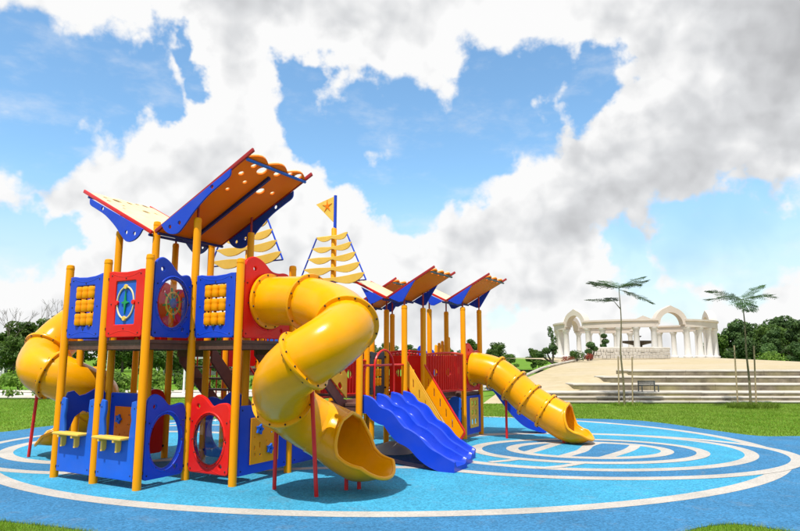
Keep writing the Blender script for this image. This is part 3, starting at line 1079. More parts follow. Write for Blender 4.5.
def gusset(pts, holes, b, wing, mat='blue', th=0.024):
    m4 = frame((0, b, 0), (1, 0, 0), (0, 0, 1))
    return ob('gusset', plate('gusset', pts, [circle(x, y, r, 12) for x, y, r in holes], th, 0.004, m4), mat, wing)


def pin(a, b, z0, z1, wing):
    return ob('roof_pin', MB().tube([(a, b, z0), (a, b, z1)], 0.018, 8).mesh('roof_pin'), 'maroon', wing)


VA, VZ = 0.94, 3.60
wr = roof_wing(VA + 0.06, VZ, 2.88, 4.54, 0.70, 1.98, label='raised orange roof wing with round holes, seen from below')
wlf = roof_wing(VA - 0.06, VZ, -0.84, 4.46, 0.70, 1.98, label='roof wing on the left with sun glare painted cream on top')
curve = smooth_pts([(1.16, 3.66, 0), (1.24, 3.57, 0), (1.36, 3.51, 0), (1.52, 3.51, 0), (1.66, 3.62, 0), (1.84, 3.80, 0), (2.10, 4.00, 0), (2.36, 4.14, 0), (2.52, 4.23, 0), (2.54, 4.34, 0)], 4)
gp_r = [(p.x, p.y) for p in curve] + [(1.14, 3.67)]
gp_l = [(2 * VA - x + (0.0), y - 0.02) for x, y in gp_r]
hr = [(1.34, 3.62, 0.032), (1.54, 3.66, 0.032), (2.18, 4.12, 0.032)]
for b in (0.655, 2.025):
    gusset(gp_r, hr, b, wr)
    gusset(gp_l, [(2 * VA - x, y - 0.02, r) for x, y, r in hr], b, wlf)
for b in (B1, B2):
    pin(2 * A_, b, 3.70, 4.0, wr)
    pin(0, b, 3.68, 4.02, wlf)


def small_roof(av, zv, b0, b1, posts, rise=0.49, run=0.97):
    r = roof_wing(av + 0.03, zv, av + run, zv + rise, b0, b1, True)
    l = roof_wing(av - 0.03, zv, av - run + 0.08, zv + rise * 0.86, b0, b1, True)
    for b in (b0 - 0.035, b1 + 0.035):
        gusset([(av + 0.06, zv - 0.02), (av + 0.28, zv - 0.11), (av + 0.36, zv - 0.10), (av + 0.62, zv + 0.29)], [], b, r, 'blue')
        gusset([(av - 0.06, zv - 0.02), (av - 0.56, zv + 0.22), (av - 0.36, zv - 0.10), (av - 0.28, zv - 0.11)], [], b, l, 'blue')
    for a, b in posts:
        pin(a, b, zv - 0.17, zv + 0.13, r if a > av else l)


# ---- middle and far towers ------------------------------------------
MZ = 0.95
MID = [(3.2, 4.5), (3.2, 5.26), (2.35, 4.55), (2.35, 5.28)]
FAR = [(3.46, 6.6), (3.46, 7.52), (2.6, 6.72), (2.6, 7.6)]
BACK = [(1.81, 5.6), (1.81, 6.44), (0.98, 5.6), (0.98, 6.44)]
for a, b in MID + BACK:
    post(a, b, 2.66)
for a, b in FAR:
    post(a, b, 2.76)
post(3.2, 3.0, 2.05)
post(2.35, 3.0, 2.05)
small_roof(2.85, 2.82, 4.46, 5.33, MID)
small_roof(3.10, 2.92, 6.55, 7.56, FAR)
small_roof(1.42, 2.82, 5.55, 6.48, BACK)
deck(2.35, 3.2, 3.0, 4.55, MZ)
deck(2.35, 3.2, 4.55, 5.28, MZ)
deck(2.6, 3.46, 6.6, 7.55, MZ)
deck(0.98, 1.81, 5.6, 6.44, MZ)
# bridge between them
bd = MB()
br = ob('bridge', MB().box(2.5, 3.28, 5.29, 6.58, MZ - 0.05, MZ + 0.01).mesh('bridge', 0, 0.006), 'deck', play)
for k in range(9):
    ob('plank', MB().box(2.48, 3.30, 5.30 + 0.142 * k, 5.30 + 0.142 * k + 0.13, MZ + 0.012, MZ + 0.03).mesh('plank', 0), 'deck', br)


def picket_fence(P, Q, z, h, bulge=0.0, n=10, arch=0.03):
    """red bar railing: rails and upright bars, bowed outwards"""
    P, Q = Vector((P[0], P[1])), Vector((Q[0], Q[1]))
    d = Q - P
    nr = Vector((d.y, -d.x)).normalized()

    def at(t, zz):
        p = P + d * t + nr * bulge * math.sin(math.pi * t)
        return Vector((p.x, p.y, zz))
    top = [at(k / 12, z + h + arch * math.sin(math.pi * k / 12)) for k in range(13)]
    bot = [at(k / 12, z + 0.06 + arch * math.sin(math.pi * k / 12)) for k in range(13)]
    f = ob('railing', MB().tube(top, 0.021, 8).mesh('railing'), 'redsteel', play)
    ob('bottom_rail', MB().tube(bot, 0.018, 8).mesh('bottom_rail'), 'redsteel', f)
    for k in range(n):
        t = (k + 0.5) / n
        ob('bar', MB().tube([at(t, z + 0.06 + arch * math.sin(math.pi * t)), at(t, z + h + arch * math.sin(math.pi * t))], 0.0135, 6).mesh('bar'), 'redsteel', f)
    return f


picket_fence((3.24, 5.30), (3.46, 6.55), MZ, 0.80, 0.10, 19)
picket_fence((2.40, 6.55), (2.40, 5.30), MZ, 0.80, 0.0, 13)
picket_fence((2.35, 4.5), (2.35, 3.05), MZ, 0.68, 0.0, 15)
picket_fence((3.15, 5.34), (2.40, 5.34), MZ, 0.84, 0.06, 10)
picket_fence((1.81, 6.40), (0.98, 6.48), MZ, 0.8, 0.05, 10)
# solid red barrier boards behind the bars
for P, Q in (((2.35, 5.32), (3.2, 5.32)), ((3.17, 5.32), (3.36, 6.56)), ((2.30, 3.0), (2.30, 4.5)), ((2.6, 7.66), (3.46, 7.62))):
    m4, w = span(P, Q, MZ + 0.04)
    ob('panel', plate('panel', [p for p in rrect(0, 0, w, 0.74, 0.05)], [circle(w * f, 0.40, 0.08, 14) for f in (0.3, 0.7)], 0.03, 0.008, m4), 'red', play)
frame_panel((2.35, 5.24), (2.35, 4.58), MZ + 0.03, 0.82, 'grey', 'blocks', 'slate grey panel with yellow turning blocks, behind the wavy slide')
# red hand rail and hoop over the wavy slides
hr_ = ob('slide_rail', MB().tube([(3.2, 3.05, 1.56), (3.2, 4.45, 1.56)], 0.02, 8).mesh('slide_rail'), 'redsteel', play)
hoop = smooth_pts([(3.22, 3.42, 0.98), (3.22, 3.44, 1.56), (3.22, 3.55, 1.75), (3.22, 3.75, 1.82), (3.22, 3.95, 1.75), (3.22, 4.06, 1.56), (3.22, 4.08, 0.98)], 5)
ob('rail_hoop', MB().tube(hoop, 0.019, 8).mesh('rail_hoop'), 'redsteel', hr_)
hoop = smooth_pts([(3.22, 3.08, 0.98), (3.22, 3.10, 1.40), (3.22, 3.16, 1.56)], 5)
ob('rail_hoop', MB().tube(hoop, 0.019, 8).mesh('rail_hoop'), 'redsteel', hr_)

# far tower: entry panel, lower panels, organ pipes
wave_panel(FAR[0], FAR[1], MZ + 0.03, 1.02, 'red', (0.335, 0.335), 0.16, 'red wavy entry panel of the straight tube slide')
pn_m4, pw = span(FAR[0], FAR[1], 0.08)
wn = [rrect(pw * 0.30 + pw * 0.22 * i, 0.20 + 0.19 * j, pw * 0.30 + pw * 0.22 * i + 0.09, 0.20 + 0.19 * j + 0.11, 0.02, 2) for i in range(2) for j in range(3)]
lp = ob('panel', plate('panel', rrect(0, 0, pw, 0.80, 0.02, 2), [rrect(pw * 0.24, 0.16, pw * 0.76, 0.72, 0.01, 1)], 0.045, 0.01, pn_m4), 'blue', play, label='blue lower panel with a yellow six-hole window board, far tower')
ob('window_board', plate('window_board', rrect(pw * 0.22, 0.13, pw * 0.78, 0.75, 0.01, 1), wn, 0.02, 0.004, pn_m4 @ Matrix.Translation((0, 0, 0.036))), 'yboard', lp)
wave_panel(FAR[2], FAR[0], 0.08, 0.82, 'lblue', (0.16, 0.20), 0.05)
q = MB()
wave_panel((1.50, 8.1), (2.10, 8.1), MZ + 0.05, 0.98, 'blue', None, 0.12)
post(1.46, 8.1, 1.6)
org = ob('pipe_rack', MB().box(2.08, 2.55, 8.08, 8.13, MZ + 0.3, MZ + 0.42).mesh('pipe_rack', 0, 0.006), 'blue', play)
for k in range(5):
    ob('organ_pipe', MB().lathe([(0.036, 0), (0.036, 0.66 + 0.045 * k), (0.025, 0.68 + 0.045 * k), (0.0, 0.69 + 0.045 * k)], 14).mesh('organ_pipe', 40), 'post', org, (2.12 + 0.085 * k, 8.02, MZ + 0.36))
post(2.6, 8.1, 1.6)
deck(1.5, 2.6, 7.7, 8.14, MZ)

# small blue slide on the back of the far tower
prof = [(3.44, 1.02), (3.60, 0.98), (3.76, 0.78), (3.92, 0.56), (4.08, 0.38), (4.3, 0.2), (4.6, 0.10), (4.72, 0.09)]
# (turned a little so that it runs off to the right)


def trough(name, path, b0, b1, wall, mat, label=None, yaw=None, thick=0.05, lift=None):
    """open chute: bed with two wavy side walls"""
    P = smooth_pts([(a, 0, z) for a, z in path], 5)
    n = len(P)
    m = MB()
    sec = []
    for i, p in enumerate(P):
        t = (P[min(i + 1, n - 1)] - P[max(i - 1, 0)]).normalized()
        up = Vector((-t.z, 0, t.x))
        hgt = wall(i / (n - 1))
        row = []
        for yy, hh in ((b0, -thick), (b0, hgt), (b0 + 0.018, hgt + 0.014), (b0 + 0.045, hgt), (b0 + 0.06, 0.03), (b0 + 0.09, 0.0), (b1 - 0.09, 0.0), (b1 - 0.06, 0.03), (b1 - 0.045, hgt), (b1 - 0.018, hgt + 0.014), (b1, hgt), (b1, -thick)):
            q = p + up * hh
            row.append(Vector((q.x, yy, q.z)))
        sec.append(row)
    k = len(sec[0])
    vs = [q for r in sec for q in r]
    if yaw:
        c = Vector((path[0][0], (b0 + b1) / 2, 0))
        Rm = Matrix.Rotation(yaw, 3, 'Z')
        vs = [Rm @ (q - c) + c for q in vs]
    fs = []
    for i in range(n - 1):
        for j in range(k):
            fs.append((i * k + j, i * k + (j + 1) % k, (i + 1) * k + (j + 1) % k, (i + 1) * k + j))
    fs.append(tuple(range(k)))
    fs.append(tuple((n - 1) * k + j for j in range(k - 1, -1, -1)))
    m.add(vs, fs)
    return ob(name, m.mesh(name, 50), mat, play, label=label)


trough('slide', prof, 7.72, 8.16, lambda t: 0.13, 'slide', 'small blue open slide behind the straight tube slide', yaw=R(24))

# ---- triple wavy slide ----------------------------------------------
bed = [(3.22, 0.90), (3.34, 0.89), (3.44, 0.80), (3.56, 0.745), (3.68, 0.71), (3.80, 0.58), (3.92, 0.48), (4.04, 0.435), (4.16, 0.37), (4.30, 0.245), (4.46, 0.155), (4.64, 0.105), (4.84, 0.09)]
for k, (b0, b1) in enumerate(((3.06, 3.535), (3.545, 4.02), (4.03, 4.45))):
    s = trough('slide', [(3.22 + (a - 3.22) * (1.0, 0.93, 0.85)[k], z) for a, z in bed], b0, b1, lambda t: 0.155 - 0.085 * max(0, (t - 0.86) / 0.14) ** 1.5 + 0.03 * max(0, 1 - t * 9), 'slide',
               ('nearest chute of the triple blue wavy slide', 'middle chute of the triple blue wavy slide', 'farthest chute of the triple blue wavy slide')[k], thick=0.10)
ob('slide_foot', MB().box(4.2, 4.6, 3.3, 4.2, 0.02, 0.07).mesh('slide_foot', 0, 0.01), 'grey', play)
ob('footing', MB().lathe([(0.34, 0.0), (0.30, 0.10), (0.16, 0.17), (0.0, 0.19)], 20, (3.1, 4.32, 0.02)).mesh('footing', 50), 'nosing', play)

# ---- steep stair with slotted yellow sides ---------------------------
st = ob('stair', MB().box(3.22, 3.24, 4.70, 5.20, 0.80, 0.95).mesh('stair', 0), 'deck', play, label='steep stair with slotted yellow sides and red hand rail')
for i in range(5):
    z = 0.78 - 0.165 * i
    ob('step', MB().box(3.27 + 0.135 * i, 3.43 + 0.135 * i, 4.66, 5.22, z - 0.03, z).mesh('step', 0, 0.005), 'deck', st)
for b, mt in ((4.63, 'yboard'), (5.24, 'post')):
    m4 = frame((0, b, 0), (1, 0, 0), (0, 0, 1))
    pl_ = [(3.19, 1.60), (3.19, 1.17), (3.82, 0.24), (3.96, 0.20), (4.04, 0.33)]
    sl = []
    for i in range(5):
        fx = 0.16 + 0.165 * i
        a, z = 3.19 + 0.75 * fx, 1.42 - 1.13 * fx
        sl.append([(a, z - 0.10), (a + 0.02, z - 0.10), (a + 0.02, z + 0.04), (a, z + 0.06)])
    side = ob('side_panel', plate('side_panel', pl_, sl, 0.03, 0.005, m4), mt, st)
    rp = [(3.19, b, 1.62), (4.05, b, 0.36), (4.06, b, 0.30), (3.98, b, 0.19)]
    ob('hand_rail', MB().tube(rp, 0.019 if b > 5 else 0.012, 8).mesh('hand_rail'), 'redsteel' if b > 5 else 'yboard', st)

# ---- stair from the near tower down to the middle deck ---------------
ms = ob('stair', MB().box(1.95, 2.82, 1.93, 1.97, 1.74, 1.925).mesh('stair', 0), 'deck', play, label='stair with brown stringers between the near tower and the wavy slide deck')
for i in range(5):
    z = 1.76 - 0.165 * i
    ob('step', MB().box(1.98, 2.82, 1.98 + 0.20 * i, 2.21 + 0.20 * i, z - 0.03, z).mesh('step', 0, 0.005), 'deck', ms)
for a in (1.93, 2.87):
    m4 = frame((a, 0, 0), (0, 1, 0), (0, 0, 1))
    ob('stringer', plate('stringer', [(1.92, 1.98), (1.92, 1.72), (3.02, 0.80), (3.10, 0.80), (3.10, 1.0), (3.02, 1.02)], (), 0.04, 0.006, m4), 'stringer', ms)
    ob('hand_rail', MB().tube([(a, 1.95, 2.62), (a, 3.0, 1.66)], 0.02, 8).mesh('hand_rail'), 'redsteel', ms)
    for i in range(9):
        y = 2.02 + 0.115 * i
        z = 1.98 - 0.905 * (y - 1.92)
        ob('bar', MB().tube([(a, y, z - 0.05), (a, y, z + 0.60)], 0.0125, 6).mesh('bar'), 'redsteel', ms)
m4 = frame((2.91, 0, 0), (0, 1, 0), (0, 0, 1))
slots = [smooth_pts([(2.46, 1.66, 0), (2.52, 1.70, 0), (2.57, 1.64, 0), (2.54, 1.60, 0), (2.51, 1.65, 0)], 3, True), smooth_pts([(2.66, 1.66, 0), (2.70, 1.70, 0), (2.73, 1.64, 0), (2.70, 1.60, 0)], 3, True), smooth_pts([(2.80, 1.26, 0), (2.86, 1.30, 0), (2.92, 1.22, 0), (2.86, 1.18, 0)], 3, True), smooth_pts([(2.84, 1.50, 0), (2.88, 1.53, 0), (2.90, 1.44, 0), (2.86, 1.42, 0)], 3, True)]
ob('picture_board', plate('picture_board', [(2.36, 2.0), (2.36, 1.56), (3.06, 1.02), (3.06, 1.42)], [[(p.x, p.y) for p in s] for s in slots], 0.02, 0.004, m4), 'yboard', ms)

# ---- back-left tower and ground stair --------------------------------
LZ = 1.48
for a, b in ((-0.1, 3.3), (0.85, 3.3), (-0.1, 4.2), (0.85, 4.2)):
    post(a, b, 2.55)
deck(-0.1, 0.85, 3.3, 4.2, LZ)
frame_panel((0.85, 4.2), (-0.1, 4.2), LZ + 0.03, 0.85, 'red', 'compass')
wave_panel((-0.1, 4.2), (-0.1, 3.3), LZ + 0.03, 0.95, 'red', (0.2, 0.2), 0.2)
gs = ob('stair', MB().box(0.15, 0.85, 1.93, 1.96, 1.70, 1.90).mesh('stair', 0), 'deck', play, label='brown stair down to the ground behind the near tower')
for i in range(8):
    z = 1.74 - 0.2 * i
    ob('step', MB().box(0.18, 0.84, 1.97 + 0.19 * i, 2.19 + 0.19 * i, z - 0.03, z).mesh('step', 0, 0.005), 'deck', gs)
for a in (0.13, 0.89):
    m4 = frame((a, 0, 0), (0, 1, 0), (0, 0, 1))
    ob('stringer', plate('stringer', [(2.0, 1.92), (2.0, 1.62), (3.5, 0.02), (3.72, 0.02), (3.72, 0.14)], (), 0.04, 0.006, m4), 'stringer', gs)
    ob('hand_rail', MB().tube([(a, 2.0, 2.5), (a, 3.66, 0.74)], 0.02, 8).mesh('hand_rail'), 'redsteel', gs)
    for i in range(10):
        y = 2.08 + 0.16 * i
        z = 1.86 - 1.06 * (y - 2.0)
        ob('bar', MB().tube([(a, y, z - 0.05), (a, y, z + 0.58)], 0.0125, 6).mesh('bar'), 'redsteel', gs)


# ---- masts with sails --------------------------------------------------
def mast(a, b, z0, flag, half=(0.82, 0.37), ztop=4.28):
    p = ob('mast', MB().lathe([(PR, 0), (PR, ztop - 0.03), (PR * 0.6, ztop - 0.004), (0.0, ztop)], 16).mesh('mast', 50), 'post', play, (a, b, 0), label='ship mast with ochre sail boards' + (' and a triangular flag' if flag else ' behind the big roof'))
    m4 = frame((0, 0, 0), (1, 0, 0), (0, 0, 1))
    hh = 0.93
    for k in range(5):
        f = k / 4
        w = half[0] * 0.94 + (half[1] - half[0] * 0.94) * f
        z = z0 + 0.06 + (hh - 0.10) * f
        d = 0.13 - 0.07 * f
        pts = [(-w, z + 0.03), (-w * 0.55, z + 0.045), (0, z + 0.03), (w * 0.5, z + 0.055), (w, z + 0.09), (w * 0.86, z - d * 0.35), (w * 0.55, z - d * 0.85), (w * 0.22, z - d * 0.55), (0, z - d * 0.25), (-w * 0.3, z - d * 0.9), (-w * 0.62, z - d * 0.95), (-w * 0.88, z - d * 0.2)]
        pts = [q[:2] for q in smooth_pts([(x, y, 0) for x, y in pts], 3, True)]
        ob('sail_board', plate('sail_board', pts, (), 0.03, 0.005, m4 @ Matrix.Translation((0, 0, PR + 0.02))), 'sail', p)
    for s in (-1, 1):
        ob('sail_frame', MB().tube([(s * half[0], -PR - 0.02, z0), (s * half[1], -PR - 0.02, z0 + hh)], 0.015, 8).mesh('sail_frame'), 'blue', p)
    ob('sail_frame', MB().tube([(-half[0], -PR - 0.02, z0), (half[0], -PR - 0.02, z0)], 0.013, 8).mesh('sail_frame'), 'navy', p)
    ob('sail_frame', MB().tube([(-half[1], -PR - 0.02, z0 + hh), (half[1], -PR - 0.02, z0 + hh)], 0.013, 8).mesh('sail_frame'), 'sail', p)
    if flag:
        ob('flag_pole', MB().tube([(0.02, 0, ztop - 0.02), (0.02, 0, ztop + 0.66)], 0.032, 12).mesh('flag_pole', 50), 'blue', p)
        ob('flag', plate('flag', [(0, ztop + 0.65), (-0.02, ztop + 0.64), (-0.46, ztop + 0.53), (-0.03, ztop + 0.12), (0, ztop + 0.12)], (), 0.025, 0.004, m4), 'sail', p)
        star = []
        for k in range(10):
            q = 0.125 if k % 2 == 0 else 0.03
            star.append((-0.17 + q * math.cos(R(36 * k + 20)), ztop + 0.46 + q * 1.1 * math.sin(R(36 * k + 20))))
        ob('flag_emblem', plate('flag_emblem', star, (), 0.01, 0.002, m4 @ Matrix.Translation((0, 0, 0.018))), 'oboard', p)
        ob('flag_emblem', plate('flag_emblem', [(x, y) for x, y in star], (), 0.01, 0.002, m4 @ Matrix.Translation((0, 0, -0.018))), 'oboard', p)


mast(1.07, 2.6, 3.34, False, (0.86, 0.40))
mast(1.64, 4.4, 3.16, True)


# ---- tube slides -------------------------------------------------------
def tube_slide(name, pts, r, rings, exit_pts, legs, label, seg=26):
    P = smooth_pts(pts, 10)
    rs = []
    m = MB()

    def fr3(Q, i):
        t = (Q[min(i + 1, len(Q) - 1)] - Q[max(i - 1, 0)]).normalized()
        up = (Vector((0, 0, 1)) - t * t.z).normalized()
        return t, up, t.cross(up)
    vs, fs = [], []
    for i, p in enumerate(P):
        t, up, sd_ = fr3(P, i)
        for k in range(seg):
            a = 2 * math.pi * k / seg
            vs.append(p + (up * math.cos(a) + sd_ * math.sin(a)) * r)
    for i in range(len(P) - 1):
        for k in range(seg):
            fs.append((i * seg + k, i * seg + (k + 1) % seg, (i + 1) * seg + (k + 1) % seg, (i + 1) * seg + k))
    m.add(vs, fs)
    body = ob(name, m.mesh(name, 70), 'tube', play, label=label)
    so = body.modifiers.new('wall', 'SOLIDIFY')
    so.thickness = 0.02
    so.offset = -1
    for idx in rings:
        i = min(int(idx * 10), len(P) - 1)
        t, up, sd_ = fr3(P, i)
        c = P[i]
        fm = MB()
        prof = [(r - 0.005, -0.030), (r + 0.022, -0.028), (r + 0.048, -0.022), (r + 0.052, -0.010), (r + 0.052, 0.010), (r + 0.048, 0.022), (r + 0.022, 0.028), (r - 0.005, 0.030)]
        vs, fs = [], []
        for k in range(40):
            a = 2 * math.pi * k / 40
            d = up * math.cos(a) + sd_ * math.sin(a)
            for rr, xx in prof:
                vs.append(c + d * rr + t * xx)
        np_ = len(prof)
        for k in range(40):
            for j in range(np_ - 1):
                fs.append((k * np_ + j, k * np_ + j + 1, ((k + 1) % 40) * np_ + j + 1, ((k + 1) % 40) * np_ + j))
        fm.add(vs, fs)
        fl = ob('flange', fm.mesh('flange', 50), 'tube', body)
        bm_ = MB()
        for k in range(12):
            a = 2 * math.pi * (k + 0.5) / 12
            d = up * math.cos(a) + sd_ * math.sin(a)
            for s in (-1, 1):
                bm_.ball(c + d * (r + 0.030) + t * s * 0.030, 0.017)
        stuff(ob('bolts', bm_.mesh('bolts', 0), 'dark', body))
    # exit: the tube is cut open along its top and flares into a lip
    Q = smooth_pts(exit_pts, 10)
    n = len(Q)
    cols = 24
    vs, fs = [], []
    lft, rgt, last = [], [], []
    for i, p in enumerate(Q):
        t, up, sd_ = fr3(Q, i)
        f = i / (n - 1)
        rr = r * (1.03 + 0.09 * min(1, f * 2))
        h = 1.0 if f < 0.40 else 1.0 - 1.12 * min(1, (f - 0.40) / 0.24) ** 0.8 - 0.36 * max(0, (f - 0.64) / 0.36)
        phi = math.acos(max(-1, min(1, h)))
        flare = max(0, (f - 0.72) / 0.28)
        for k in range(cols + 1):
            a = phi + (2 * math.pi - 2 * phi) * k / cols
            d = up * math.cos(a) * (1 - 0.30 * flare) + sd_ * math.sin(a) * (1 + 0.04 * flare)
            # the lip is rounded in plan: the middle of the last sections runs further out
            mid_ = math.sin(math.pi * k / cols)
            vs.append(p + d * rr + t * (0.16 * flare * flare * mid_))
        lft.append(vs[-cols - 1].copy())
        rgt.append(vs[-1].copy())
    last = [q.copy() for q in vs[-cols - 1:]]
    for i in range(n - 1):
        for k in range(cols):
            fs.append((i * (cols + 1) + k, i * (cols + 1) + k + 1, (i + 1) * (cols + 1) + k + 1, (i + 1) * (cols + 1) + k))
    em = MB().add(vs, fs)
    ex = ob('exit_chute', em.mesh('exit_chute', 70), 'tube', body)
    so = ex.modifiers.new('wall', 'SOLIDIFY')
    so.thickness = 0.02
    so.offset = -1
    i0 = max(1, int(0.40 * n))
    rim = rgt[i0:][::-1]
    rim = lft[i0:] + last[1:-1] + rgt[i0:][::-1]
    rim = [q for i, q in enumerate(rim) if i == 0 or (q - rim[i - 1]).length > 0.012]
    ob('exit_rim', MB().tube(rim, 0.026, 8, True).mesh('exit_rim', 70), 'tube', body)
    for a, b, z in legs:
        (x0, y0), (x1, y1) = a, b
        lg = MB().tube([(x0, y0, 0.01), (x1, y1, z)], 0.026, 10)
        if z > 0.5:
            lg.box(x1 - 0.05, x1 + 0.05, y1 - 0.02, y1 + 0.02, z - 0.01, z + 0.04)
        ob('support_leg', lg.mesh('support_leg', 40), 'redsteel', body)
    return body


def W3(*L):
    return [wl(*p) for p in L]


def xy(x, y):
    p = wl(x, y, 0)
    return (p.x, p.y)


TR = 0.35
# near spiral: out of the red panel, clockwise, once round
tube_slide('tube_slide', W3((-1.95, 8.86, 2.50), (-1.62, 8.67, 2.49), (-1.27, 8.45, 2.45), (-0.86, 8.08, 2.30), (-0.66, 7.62, 2.09), (-0.80, 7.25, 1.88), (-1.12, 7.20, 1.66), (-1.40, 7.45, 1.42), (-1.47, 7.86, 1.18), (-1.32, 8.18, 0.95), (-1.05, 8.33, 0.76)), TR, (0.25, 2.0, 4.0, 6.0, 8.0),
           W3((-1.12, 8.32, 0.80), (-0.92, 8.33, 0.70), (-0.68, 8.23, 0.58), (-0.46, 8.09, 0.50), (-0.28, 7.98, 0.49)),
           [(xy(-1.62, 8.20), xy(-1.60, 8.12), 0.95), (xy(-1.02, 7.78), xy(-1.08, 7.60), 1.36), (xy(-0.69, 8.17), xy(-0.69, 8.17), 0.20), (xy(-0.53, 8.23), xy(-0.53, 8.23), 0.17)],
           'yellow spiral tube slide in front, turning once to its open mouth')
# far spiral on the left, mirrored
tube_slide('tube_slide', W3((-5.02, 10.63, 2.48), (-5.30, 10.80, 2.46), (-5.66, 10.96, 2.34), (-6.00, 10.86, 2.04), (-6.10, 10.54, 1.68), (-5.90, 10.24, 1.49), (-5.58, 10.22, 1.36), (-5.34, 10.44, 1.20), (-5.28, 10.82, 1.06), (-5.44, 11.12, 0.92)), TR + 0.01, (0.25, 1.6, 3.6, 5.6, 7.4),
           W3((-5.40, 11.06, 0.96), (-5.58, 11.18, 0.84), (-5.84, 11.14, 0.67), (-6.06, 11.02, 0.54), (-6.22, 10.95, 0.50)),
           [(xy(-6.32, 10.75), xy(-6.18, 10.62), 1.30), (xy(-5.85, 11.1), xy(-5.85, 11.1), 0.28)],
           'yellow spiral tube slide at the left end')
# straight tube on the far tower
tube_slide('tube_slide', [(3.42, 7.05, 1.46), (3.62, 7.05, 1.46), (4.02, 7.05, 1.36), (4.40, 7.05, 1.10), (4.72, 7.05, 0.83), (5.06, 7.05, 0.62)], 0.33, (0.3, 2.0, 3.0, 4.0, 5.0),
           [(5.02, 7.05, 0.645), (5.24, 7.05, 0.525), (5.46, 7.05, 0.42), (5.68, 7.05, 0.36), (5.80, 7.05, 0.36)],
           [((4.2, 7.1), (4.2, 7.1), 0.92), ((5.42, 7.0), (5.38, 7.0), 0.16), ((5.47, 7.1), (5.43, 7.1), 0.16)],
           'yellow straight tube slide with three flanges, on the right')

# ================================================================== BACKGROUND
# ---- ring colonnade ----------------------------------------------------
CX, CY, CR, CZ = 24.75, 65.3, 7.75, 1.62
AX = math.atan2(CX, CY)          # from the camera towards the centre
col = tag(empty('colonnade', (CX, CY, CZ)), 'white ring colonnade with round arches on the paved terrace', 'colonnade')


def ringp(phi, r, z=0.0):
    """phi in degrees, 0 faces the playground, positive to the right"""
    a = AX + math.pi - R(phi)
    return Vector((math.sin(a) * r, math.cos(a) * r, z))


ARCH = [-44, 26, 98, 170, 242]
HALF = 12.0
cprof = [(0.40, 0), (0.40, 0.14), (0.33, 0.20), (0.30, 0.26), (0.275, 1.2), (0.25, 2.48), (0.29, 2.55), (0.27, 2.60), (0.36, 2.72), (0.38, 2.86)]
cmesh = MB().lathe(cprof, 16).mesh('column', 40)
for i, a in enumerate(ARCH):
    b = ARCH[(i + 1) % 5] + (360 if i == 4 else 0)
    s, e = a + HALF, b - HALF
    for k in range(5):
        ph = s + (e - s) * k / 4
        ob('column', cmesh, 'plaster', col, ringp(ph, CR))
    # beam with cornice
    m = MB()
    prof = [(-0.34, 2.87), (0.34, 2.87), (0.34, 3.40), (0.46, 3.46), (0.46, 3.62), (-0.46, 3.62), (-0.46, 3.46), (-0.34, 3.40)]
    n = 20
    vs, fs = [], []
    for k in range(n + 1):
        ph = s - 2.6 + (e - s + 5.2) * k / n
        for dr, z in prof:
            vs.append(ringp(ph, CR + dr, z))
    q = len(prof)
    for k in range(n):
        for j in range(q):
            fs.append((k * q + j, k * q + (j + 1) % q, (k + 1) * q + (j + 1) % q, (k + 1) * q + j))
    fs += [tuple(range(q - 1, -1, -1)), tuple(n * q + j for j in range(q))]
    m.add(vs, fs)
    ob('beam', m.mesh('beam', 30), 'arch', col)
    # arch over the opening
    pa, pb = ringp(a - HALF, CR), ringp(a + HALF, CR)
    U = (pb - pa).normalized()
    c = (pa + pb) / 2
    nrm = Vector((U.y, -U.x, 0))
    rad = (pb - pa).length / 2
    out, inn = [], []
    for k in range(21):
        t = math.pi * k / 20
        pk = 0.16 * max(0, 1 - abs(k - 10) / 1.5)
        out.append((-(rad + 0.02) * math.cos(t), 3.10 + (rad + 0.02) * math.sin(t) + pk))
        inn.append((-(rad - 0.48) * math.cos(t), 3.10 + (rad - 0.48) * math.sin(t)))
    m = MB()
    vs = []
    for d in (-0.36, 0.36):
        for x, z in out + inn[::-1]:
            vs.append(c + U * x + nrm * d + Vector((0, 0, z)))
    kk = 42
    fs = [(j, (j + 1) % kk, kk + (j + 1) % kk, kk + j) for j in range(kk)]
    for j in range(20):
        fs.append((j, 41 - j, 40 - j, j + 1))
        fs.append((kk + j, kk + j + 1, kk + 40 - j, kk + 41 - j))
    m.add(vs, fs)
    ob('arch', m.mesh('arch', 30, weld=True), 'arch', col)

# fountain in the middle
ft = tag(ob('fountain', MB().lathe([(0.9, 0), (0.9, 0.5), (0.55, 0.7), (0.40, 1.2), (0.42, 1.45), (0.8, 1.55), (1.5, 1.70), (1.62, 1.86), (1.5, 1.88), (0.3, 1.80), (0.16, 1.9), (0.14, 2.2), (0.35, 2.28), (0.38, 2.36), (0.1, 2.38), (0.05, 2.7), (0.0, 2.75)], 20).mesh('fountain', 40), 'fountain', loc=(23.2, 60.0, CZ - 0.25)), 'dark tiered fountain standing in the white colonnade', 'fountain')

